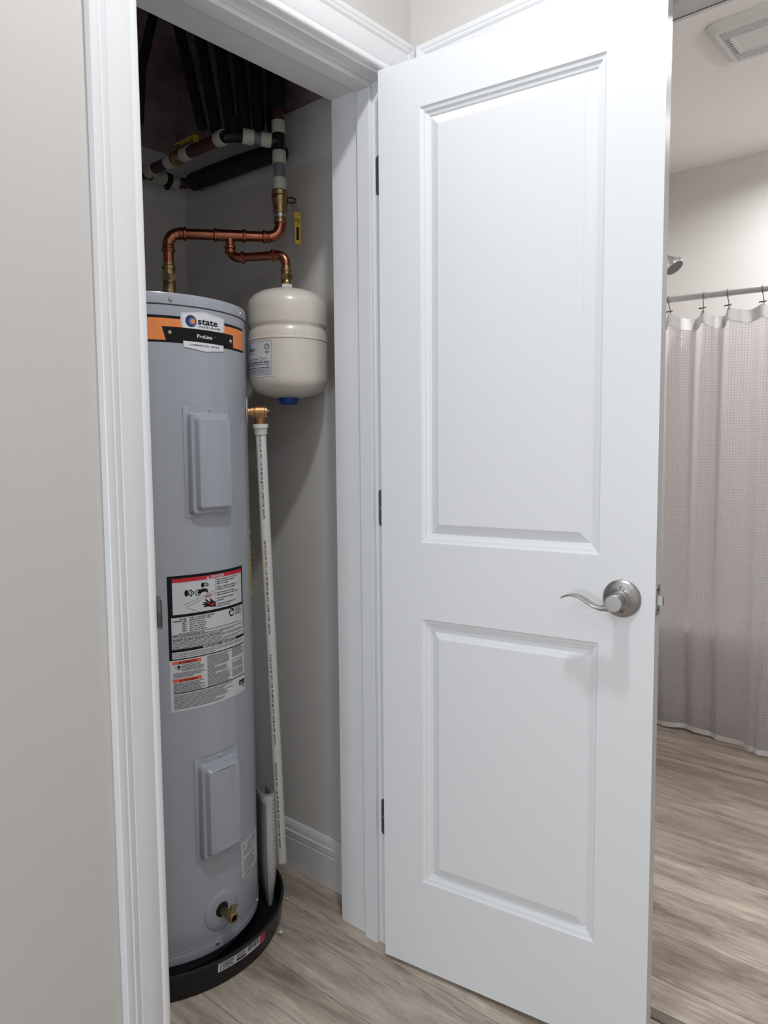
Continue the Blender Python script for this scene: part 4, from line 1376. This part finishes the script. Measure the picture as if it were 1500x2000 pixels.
ups = [((-0.086, 0.560, 2.06), (-0.118, 0.640, 2.418), 0.0140), ((-0.064, 0.528, 2.05), (-0.088, 0.590, 2.418), 0.0150), ((-0.042, 0.496, 2.05), (-0.056, 0.545, 2.418), 0.0160), ((-0.019, 0.467, 2.05), (-0.025, 0.504, 2.418), 0.0160),
       ((0.004, 0.440, 2.05), (0.004, 0.462, 2.418), 0.0160), ((0.028, 0.413, 2.05), (0.033, 0.422, 2.418), 0.0155)]
ups += [(tuple(Vector(a_) + Vector((0.030, 0.036, 0.01))), tuple(Vector(c_) + Vector((0.030, 0.036, 0))), 0.0150) for a_, c_, r_ in ups[1:5]]
names_ = ['leftmost', 'second from left', 'third from left', 'fourth from left', 'fifth from left', 'sixth from left'] + [f'{q_} of the row behind' for q_ in ('leftmost', 'second from left', 'third from left', 'fourth from left')]
for i, (p0, p1, r) in enumerate(ups):
    mb = MB(); mb.tube([p0, tuple((Vector(p0) + Vector(p1)) / 2 + Vector((0.002, 0, 0))), p1], r, 16)
    o = mb.build('insulated_riser', 'foam')
    tag(o, f'black insulated riser up to the closet ceiling, {names_[i]}' + (' of the front row' if i < 6 else ''), 'pipe', 'black insulated risers')
mb = MB(); mb.tube([Z(V1, 2.036), Z(V1, 2.075)], 0.0148, 16, m=1); mb.tube([Z(V1, 2.072), Vector((0.006, 0.366, 2.418))], 0.0185, 16)
tag(mb.build('insulated_riser', ['foam', 'redpipe']), 'black insulated riser straight above the brass ball valve', 'pipe', 'black insulated risers')
mb = MB(); mb.tube([(-0.165, 0.735, 2.10), (-0.160, 0.724, 2.24), (-0.122, 0.700, 2.418)], 0.0125, 14)
tag(mb.build('insulated_riser', 'foam'), 'slanting dark riser beside the left door casing, apart from the cluster', 'pipe', 'black insulated risers')

# ================================================================ MANUAL IN ITS POUCH
ac = math.radians(-24.0)
tg = Vector((-math.sin(ac), math.cos(ac), 0)); nr = Vector((math.cos(ac), math.sin(ac), 0))
bc = Vector((TX, TY, 0)) + nr * 0.2655
mn2 = thing('owner_manual', (bc.x, bc.y, 0.005), 'booklet in a clear pouch standing in the pan between heater and white pipe', 'booklet')


def slab_pts(w0, w1, t0, t1, z0, z1, lean0, lean1):
    out = []
    for z, ln in ((z0, lean0), (z1, lean1)):
        for w_, t_ in ((w0, t0), (w1, t0), (w1, t1), (w0, t1)):
            out.append(bc + tg * w_ + nr * (t_ + ln) + Vector((0, 0, z)))
    return out


BF = [(0, 3, 2, 1), (4, 5, 6, 7), (0, 1, 5, 4), (1, 2, 6, 5), (2, 3, 7, 6), (3, 0, 4, 7)]
def curl_r(z):
    f = min(1.0, z / 0.15)
    return 0.0050 + 0.0145 * math.sin(f * PI / 2) - 0.002 * max(0.0, (z - 0.2) / 0.14)


def curled(mb, dr, zs_, a0, a1, back0, back1, m=0, th=0.0008):
    """a sheet bent round a vertical fold; angles run from the heater side (-90) over the front to the outer side (90)"""
    rows_ = []
    for z in zs_:
        r = curl_r(z) - dr
        front = bc - tg * (0.060 - 0.0195 + curl_r(z) * 0.2)
        pl = []
        if back0 > 0: pl.append((front + tg * back0 - nr * r, -nr))
        for k in range(13):
            a = math.radians(a0 + (a1 - a0) * k / 12)
            dv = nr * math.sin(a) - tg * math.cos(a)
            pl.append((front + dv * r, dv))
        if back1 > 0: pl.append((front + tg * back1 + nr * r, nr))
        rows_.append([p_ + Vector((0, 0, z)) for p_, d_ in pl] + [p_ - d_ * th + Vector((0, 0, z)) for p_, d_ in pl][::-1])
    for i in range(len(rows_) - 1):
        n = len(rows_[i])
        for j in range(n):
            k = (j + 1) % n
            mb.face([rows_[i][j], rows_[i][k], rows_[i + 1][k], rows_[i + 1][j]], m, True)
    for rw in (rows_[0], rows_[-1]):
        n = len(rw) // 2
        for j in range(n - 1):
            mb.face([rw[j], rw[j + 1], rw[-2 - j], rw[-1 - j]], m)


ZC8 = [0.010 + 0.0305 * i for i in range(11)]
mb = MB()
curled(mb, 0.0010, ZC8, -30, 90, 0.0, 0.085)
curled(mb, 0.0030, [z * 0.99 + 0.0005 for z in ZC8], -90, 90, 0.070, 0.080)
curled(mb, 0.0050, [z * 0.98 + 0.001 for z in ZC8], -90, 90, 0.075, 0.070)
mb.build('pages', 'paper', mn2)
mb = MB()
curled(mb, 0.0010, [z * 0.93 + 0.0015 for z in ZC8], -90, -32, 0.085, 0.0)
tag(mb.build('cover', 'booklet_dark', mn2), 'dark booklet cover, its tone partly painted shade')
P = Print(lambda u, v, off: bc - tg * (0.060 - 0.0195 + curl_r(v) * 0.2) + (nr * math.sin(u) - tg * math.cos(u)) * (curl_r(v) - 0.0007 + off) + Vector((0, 0, v)), 0.3)
for i in range(20):
    P.rect(0.35, 0.298 - i * 0.011, 1.25 - 0.3 * (i % 3 == 2), 0.300 - i * 0.011, 0.0003, 0)
P.build('printed_lines', ['ink_grey'], mn2)
mb = MB()
curled(mb, -0.0012, [0.0055] + ZC8[1:] + [0.322], -90, 90, 0.090, 0.090, th=0.0002)
tp = bc - tg * 0.058 + nr * 0.012 + Vector((0, 0, 0.321))
mb.face([tp, tp + tg * 0.03 + Vector((0, 0, 0.030)), tp + tg * 0.06])
tag(mb.build('clear_pouch', 'sleeve', mn2), 'clear plastic pouch')

# crumbs on the floor
for i, (x, y, s_) in enumerate(((-0.1434, 0.2441, 0.0065), (-0.0357, 0.3432, 0.0040), (-0.0240, 0.338, 0.0032))):
    bm = bmesh.new()
    bmesh.ops.create_icosphere(bm, subdivisions=1, radius=s_)
    rn = random.Random(i)
    for v_ in bm.verts:
        v_.co *= rn.uniform(0.7, 1.15)
        v_.co.z *= 0.8
    zmin = min(v_.co.z for v_ in bm.verts)
    mb = MB(); mb.bm(bm, 0, False, Matrix.Translation((x, y, -zmin + 0.0002)))
    tag(mb.build('plaster_crumb', 'crumb'), ('largest white crumb on the floor planks in front of the pan label', 'tiny white crumb on the floor nearest the white discharge pipe', 'tiny white crumb by the closet baseboard right of the pan')[i], 'debris', 'white crumbs on the closet floor')

# ================================================================ BATHROOM
# tub
tub = thing('bathtub', (1.92, -0.3, 0), 'white bathtub standing behind the waffle shower curtain', 'bathtub')
mb = MB()
tx0, tx1, ty0, ty1, tz = 1.900, BFX - 0.001, -1.10, BEY - 0.001, 0.43
mb.box((tx0, ty0, 0.0005), (tx0 + 0.03, ty1, tz), bev=0.006)
mb.box((tx1 - 0.05, ty0, 0.0005), (tx1, ty1, tz)); mb.box((tx0 + 0.03, ty0, 0.0005), (tx1 - 0.05, ty0 + 0.08, tz)); mb.box((tx0 + 0.03, ty1 - 0.08, 0.0005), (tx1 - 0.05, ty1, tz))
mb.box((tx0 + 0.03, ty0 + 0.08, 0.0005), (tx1 - 0.05, ty1 - 0.08, 0.08))
mb.box((tx0 - 0.004, ty0, tz - 0.02), (tx0 + 0.07, ty1, tz + 0.004), bev=0.006)
mb.build('basin', 'tub', tub)
b = MB(); b.box((tx0, ty0 - 0.12, 0), (BFX, ty0 - 0.002, BC))
tag(b.build('wall_tub', 'wall'), kind='structure')

# rod: gently bowed
def rod_pt(y):
    return Vector((1.850 + 0.012 * (y + 0.14) - 0.05 * (y + 0.14) ** 2 * -1.0 * 0 , y, 1.8235 + 0.022 * (y + 0.13)))


rod = thing('shower_rod', (1.85, 0.40, 1.82), 'brushed metal shower rod carrying the waffle curtain', 'rod')
mb = MB()
mb.tube([rod_pt(y) for y in (0.4185, 0.2, 0.0, -0.2, -0.5, -0.8, -1.0985)], 0.0125, 18)
mb.build('tube', 'rodmetal', rod)
for y, s_ in ((0.4192, -1), (-1.0992, 1)):
    mb = MB()
    mb.lathe([(0, 0.033), (0.004, 0.033), (0.012, 0.022), (0.020, 0.0145), (0.020, 0.0126)], rod_pt(y), ax=(0, s_, 0), n=24, cap0=True)
    mb.build('end_flange', 'rodmetal', rod)

HOOKS = [0.330, 0.185, 0.045, -0.089, -0.186, -0.313, -0.430, -0.560, -0.690, -0.820, -0.950]
ZHK = 1.772
# curtain
fold = [(0.40, 0.012), (0.33, -0.012), (0.26, 0.030), (0.185, -0.010), (0.12, 0.034), (0.075, 0.020), (0.045, -0.018), (0.005, -0.012), (-0.040, 0.040), (-0.089, -0.012), (-0.125, 0.002), (-0.153, 0.034), (-0.186, -0.014), (-0.225, -0.004), (-0.262, 0.010), (-0.313, -0.016),
        (-0.370, 0.030), (-0.430, -0.014), (-0.495, 0.034), (-0.56, -0.012), (-0.625, 0.034), (-0.69, -0.012), (-0.755, 0.034), (-0.82, -0.012), (-0.885, 0.034), (-0.95, -0.012), (-1.0, 0.01)]
foldb = [(0.40, 0.0), (0.25, 0.004), (0.12, 0.008), (0.066, 0.008), (-0.02, 0.006), (-0.12, -0.002), (-0.20, -0.010), (-0.285, -0.028), (-0.330, -0.055), (-0.360, -0.088), (-0.395, -0.070), (-0.45, -0.02), (-0.53, 0.0), (-0.62, -0.06), (-0.70, -0.01), (-0.80, -0.06), (-0.9, 0.0), (-1.0, -0.02)]


def interp(tab, y):
    for i in range(len(tab) - 1):
        (ya, xa), (yb, xb) = tab[i], tab[i + 1]
        if ya >= y >= yb:
            f = (ya - y) / (ya - yb)
            f = f * f * (3 - 2 * f)
            return xa + (xb - xa) * f
    return tab[-1][1]


def ztop(y):
    for i in range(len(HOOKS) - 1):
        a, c = HOOKS[i], HOOKS[i + 1]
        if a >= y >= c:
            f = (a - y) / (a - c)
            sag = {2: 0.026, 3: 0.028, 4: 0.015}.get(i, 0.024)
            return ZHK - 0.004 - sag * (1 - abs(2 * f - 1) ** 1.7) + 0.02 * (y + 0.13)
    return ZHK - 0.012


def cur_pt(y, t_):
    """t_ 0 at top, 1 at hem"""
    zb = 0.010 - 0.004 * math.sin(y * 23) + (-0.004 if -0.42 < y < -0.3 else 0)
    z1_ = ztop(y)
    z = z1_ + (zb - z1_) * t_
    g = t_ ** 0.8
    fy = interp(fold, y) * (1 - 0.72 * g) * 1.25
    fb_ = interp(foldb, y) * (t_ ** 1.6)
    base = 1.862 + 0.006 * t_
    return Vector((base + fy + fb_ + 0.0, y, z))


NY, NZ = 340, 60
ys = [0.40 - 1.40 * i / NY for i in range(NY + 1)]
us_ = [0.0]
for i in range(NY):
    a = cur_pt(ys[i], 0.15); c = cur_pt(ys[i + 1], 0.15)
    us_.append(us_[-1] + math.hypot(a.x - c.x, a.y - c.y))
me = bpy.data.meshes.new('shower_curtain')
TT = [j / NZ * 0.9625 + 0.0265 for j in range(NZ + 1)]
TT[0] = 0.026
vv = [cur_pt(y, t_) for t_ in TT for y in ys]
ff = [(j * (NY + 1) + i, j * (NY + 1) + i + 1, (j + 1) * (NY + 1) + i + 1, (j + 1) * (NY + 1) + i) for j in range(NZ) for i in range(NY)]
me.from_pydata([tuple(v_) for v_ in vv], [], ff)
uvl = me.uv_layers.new(name='UVMap')
for p in me.polygons:
    for li in p.loop_indices:
        vi = me.loops[li].vertex_index
        uvl.data[li].uv = (us_[vi % (NY + 1)], vv[vi].z)
    p.use_smooth = True
me.materials.append(M['waffle'])
cur = thing('shower_curtain', (1.86, -0.3, 0.02), 'white waffle weave shower curtain hanging in folds in front of the tub', 'curtain')
co = bpy.data.objects.new('cloth', me)
COL.objects.link(co); co.parent = cur; co.matrix_parent_inverse = PINV[cur.name]
for nm, ta, tb in (('top_hem', 0.0, 0.027), ('bottom_hem', 0.9885, 1.0)):
    mb = MB()
    rows_ = [ta, (ta + tb) / 2, tb]
    for off in (-0.0012, 0.0012):
        vs = []
        for t_ in rows_:
            for y in ys:
                p = cur_pt(y, t_); p.x += off
                vs.append(p)
        mb.raw(vs, [(j * (NY + 1) + i, j * (NY + 1) + i + 1, (j + 1) * (NY + 1) + i + 1, (j + 1) * (NY + 1) + i) for j in range(2) for i in range(NY)], 0, True)
    for t_ in (ta, tb):
        for i in range(NY):
            a = cur_pt(ys[i], t_); c = cur_pt(ys[i + 1], t_); dx = Vector((0.0012, 0, 0))
            mb.face([a - dx, c - dx, c + dx, a + dx], 0, True)
    mb.build(nm, 'hem', cur)

# curtain hooks
hook_labels = {2: 'curtain hook on the rod nearest the open white door edge', 3: 'second curtain hook from the door edge, hanging straight', 4: 'third curtain hook from the door edge, slightly slanted', 5: 'fourth curtain hook from the door edge, at the right border of the photo'}
for i, y in enumerate(HOOKS):
    if i not in hook_labels:
        continue
    c = rod_pt(y)
    yo = {2: 0.012, 3: 0.0, 4: 0.008, 5: 0.007}[i]
    hk = thing('curtain_hook', tuple(c), hook_labels[i], 'hook', 'shower curtain hooks')
    mb = MB()
    R_ = 0.0142
    ztp = ztop(y) - 0.006
    pth = [c + Vector((0.012, yo, -0.014))] + [c + Vector((R_ * math.cos(a), yo * (0.9 - 0.3 * k / 9), R_ * math.sin(a))) for k, a in enumerate([math.radians(-30 + 240 * q / 9) for q in range(10)])]
    pth += [Vector((1.846, y + yo * 0.2, c.z - 0.030)), Vector((1.845, y - yo * 0.2, ztp + 0.012)), Vector((1.842, y - yo * 0.3, ztp - 0.001)), Vector((1.848, y - yo * 0.3, ztp - 0.008)), Vector((1.856, y - yo * 0.3, ztp - 0.006))]
    mb.tube(pth, 0.0016, 8)
    mb.build('wire', 'dark_steel', hk)
    mb = MB()
    cz_ = ztp + 0.012
    mb.tube([(1.842, y + 0.016, cz_ - 0.001), (1.842, y - 0.012, cz_ + 0.001)], 0.0026, 8)
    mb.build('crossbar', 'dark_steel', hk)

# shower head on its arm
sh = thing('shower_fixture', (2.22, BEY - 0.001, 2.16), 'brushed metal shower head above the curtain rod beside the door edge', 'shower head')
fd = Vector((-0.10, -0.60, -0.80)).normalized()   # where it points
fc = Vector((2.22, 0.168, 2.040))
mb = MB()
mb.lathe([(0.0, 0.0), (0.0, 0.046), (-0.003, 0.048), (-0.018, 0.0465), (-0.022, 0.042), (-0.050, 0.024), (-0.062, 0.017), (-0.064, 0.014), (-0.075, 0.013), (-0.078, 0.0)], fc, ax=fd, n=36)
mb.build('head', 'chrome', sh)
mb = MB()
mb.lathe([(0.0006, 0.0), (0.0006, 0.041), (-0.001, 0.042)], fc, ax=fd, n=30)
tag(mb.build('spray_face', 'sponge', sh), 'dark spray face')
mb = MB()
bk = fc - fd * 0.072
mb.tube([bk, bk - fd * 0.03, Vector((2.228, 0.275, 2.150)), Vector((2.23, 0.33, 2.162)), Vector((2.23, BEY - 0.002, 2.165))], 0.0085, 14)
mb.build('arm', 'chrome', sh)
mb = MB(); mb.lathe([(0, 0.030), (0.003, 0.030), (0.010, 0.014), (0.0105, 0.0086)], (2.23, BEY - 0.0008, 2.165), ax=(0, -1, 0), n=26, cap0=True)
mb.build('wall_flange', 'chrome', sh)

# exhaust fan grille in the ceiling
fx0, fx1, fy1, fy0 = 1.335, 1.640, -0.228, -0.545
fcx, fcy = (fx0 + fx1) / 2, (fy0 + fy1) / 2
hx, hy = (fx1 - fx0) / 2, (fy1 - fy0) / 2
fan = thing('exhaust_fan', (fcx, fcy, BC), 'square white slatted exhaust fan cover on the bathroom ceiling', 'fan')


def ceil_ring(hw, hh, r, dz):
    return [(fcx + a, fcy + c, BC - dz) for a, c in rrect(hw, hh, r, 7)]


mb = MB()
rg = [ceil_ring(hx, hy, 0.045, 0.0004), ceil_ring(hx, hy, 0.045, 0.006), ceil_ring(hx - 0.006, hy - 0.006, 0.042, 0.014), ceil_ring(hx - 0.024, hy - 0.024, 0.030, 0.023), ceil_ring(hx - 0.028, hy - 0.028, 0.026, 0.024)]
gx, gy = 0.112, 0.118
rg.append([(fcx + a, fcy + c, BC - 0.024) for a, c in rrect(gx, gy, 0.002, 7)])
rg.append([(fcx + a, fcy + c, BC - 0.001) for a, c in rrect(gx, gy, 0.002, 7)])
for i in range(len(rg) - 1):
    n = len(rg[i])
    for j in range(n):
        k = (j + 1) % n
        mb.face([rg[i][j], rg[i][k], rg[i + 1][k], rg[i + 1][j]], 0, i < 4)
mb.face(rg[-1], 1)  # black backing paints the shade between the slats
mb.build('frame', ['fan', 'hole'], fan)
mb = MB()
for i in range(15):
    x = fcx - gx + (i + 0.5) * 2 * gx / 15
    for (ya, yb) in (((fcy - gy + 0.001), (fcy + gy - 0.001)),):
        if abs(x - fcx) < 0.062:
            continue
        mb.box((x - 0.0027, ya, BC - 0.0235), (x + 0.0027, yb, BC - 0.0130))
for s_ in (-1, 1):
    for i in range(8):
        x = fcx - 0.060 + i * 0.017
        mb.box((x - 0.0027, fcy + s_ * (gy - 0.001), BC - 0.0235), (x + 0.0027, fcy + s_ * (gy - 0.020), BC - 0.0130))
o = mb.build('slats', 'fan', fan); o['kind'] = 'stuff'
mb = MB()
rg = [[(fcx + a, fcy + c, BC - dz) for a, c in rrect(hw, hh, r, 6)] for hw, hh, r, dz in ((0.064, 0.100, 0.008, 0.0130), (0.064, 0.100, 0.008, 0.0240), (0.062, 0.098, 0.007, 0.0250), (0.052, 0.088, 0.006, 0.0250), (0.050, 0.086, 0.006, 0.0235), (0.044, 0.080, 0.006, 0.0235))]
for i in range(len(rg) - 1):
    n = len(rg[i])
    for j in range(n):
        k = (j + 1) % n
        mb.face([rg[i][j], rg[i][k], rg[i + 1][k], rg[i + 1][j]], 0, False)
mb.face(rg[-1])
mb.build('centre_panel', 'fan', fan)
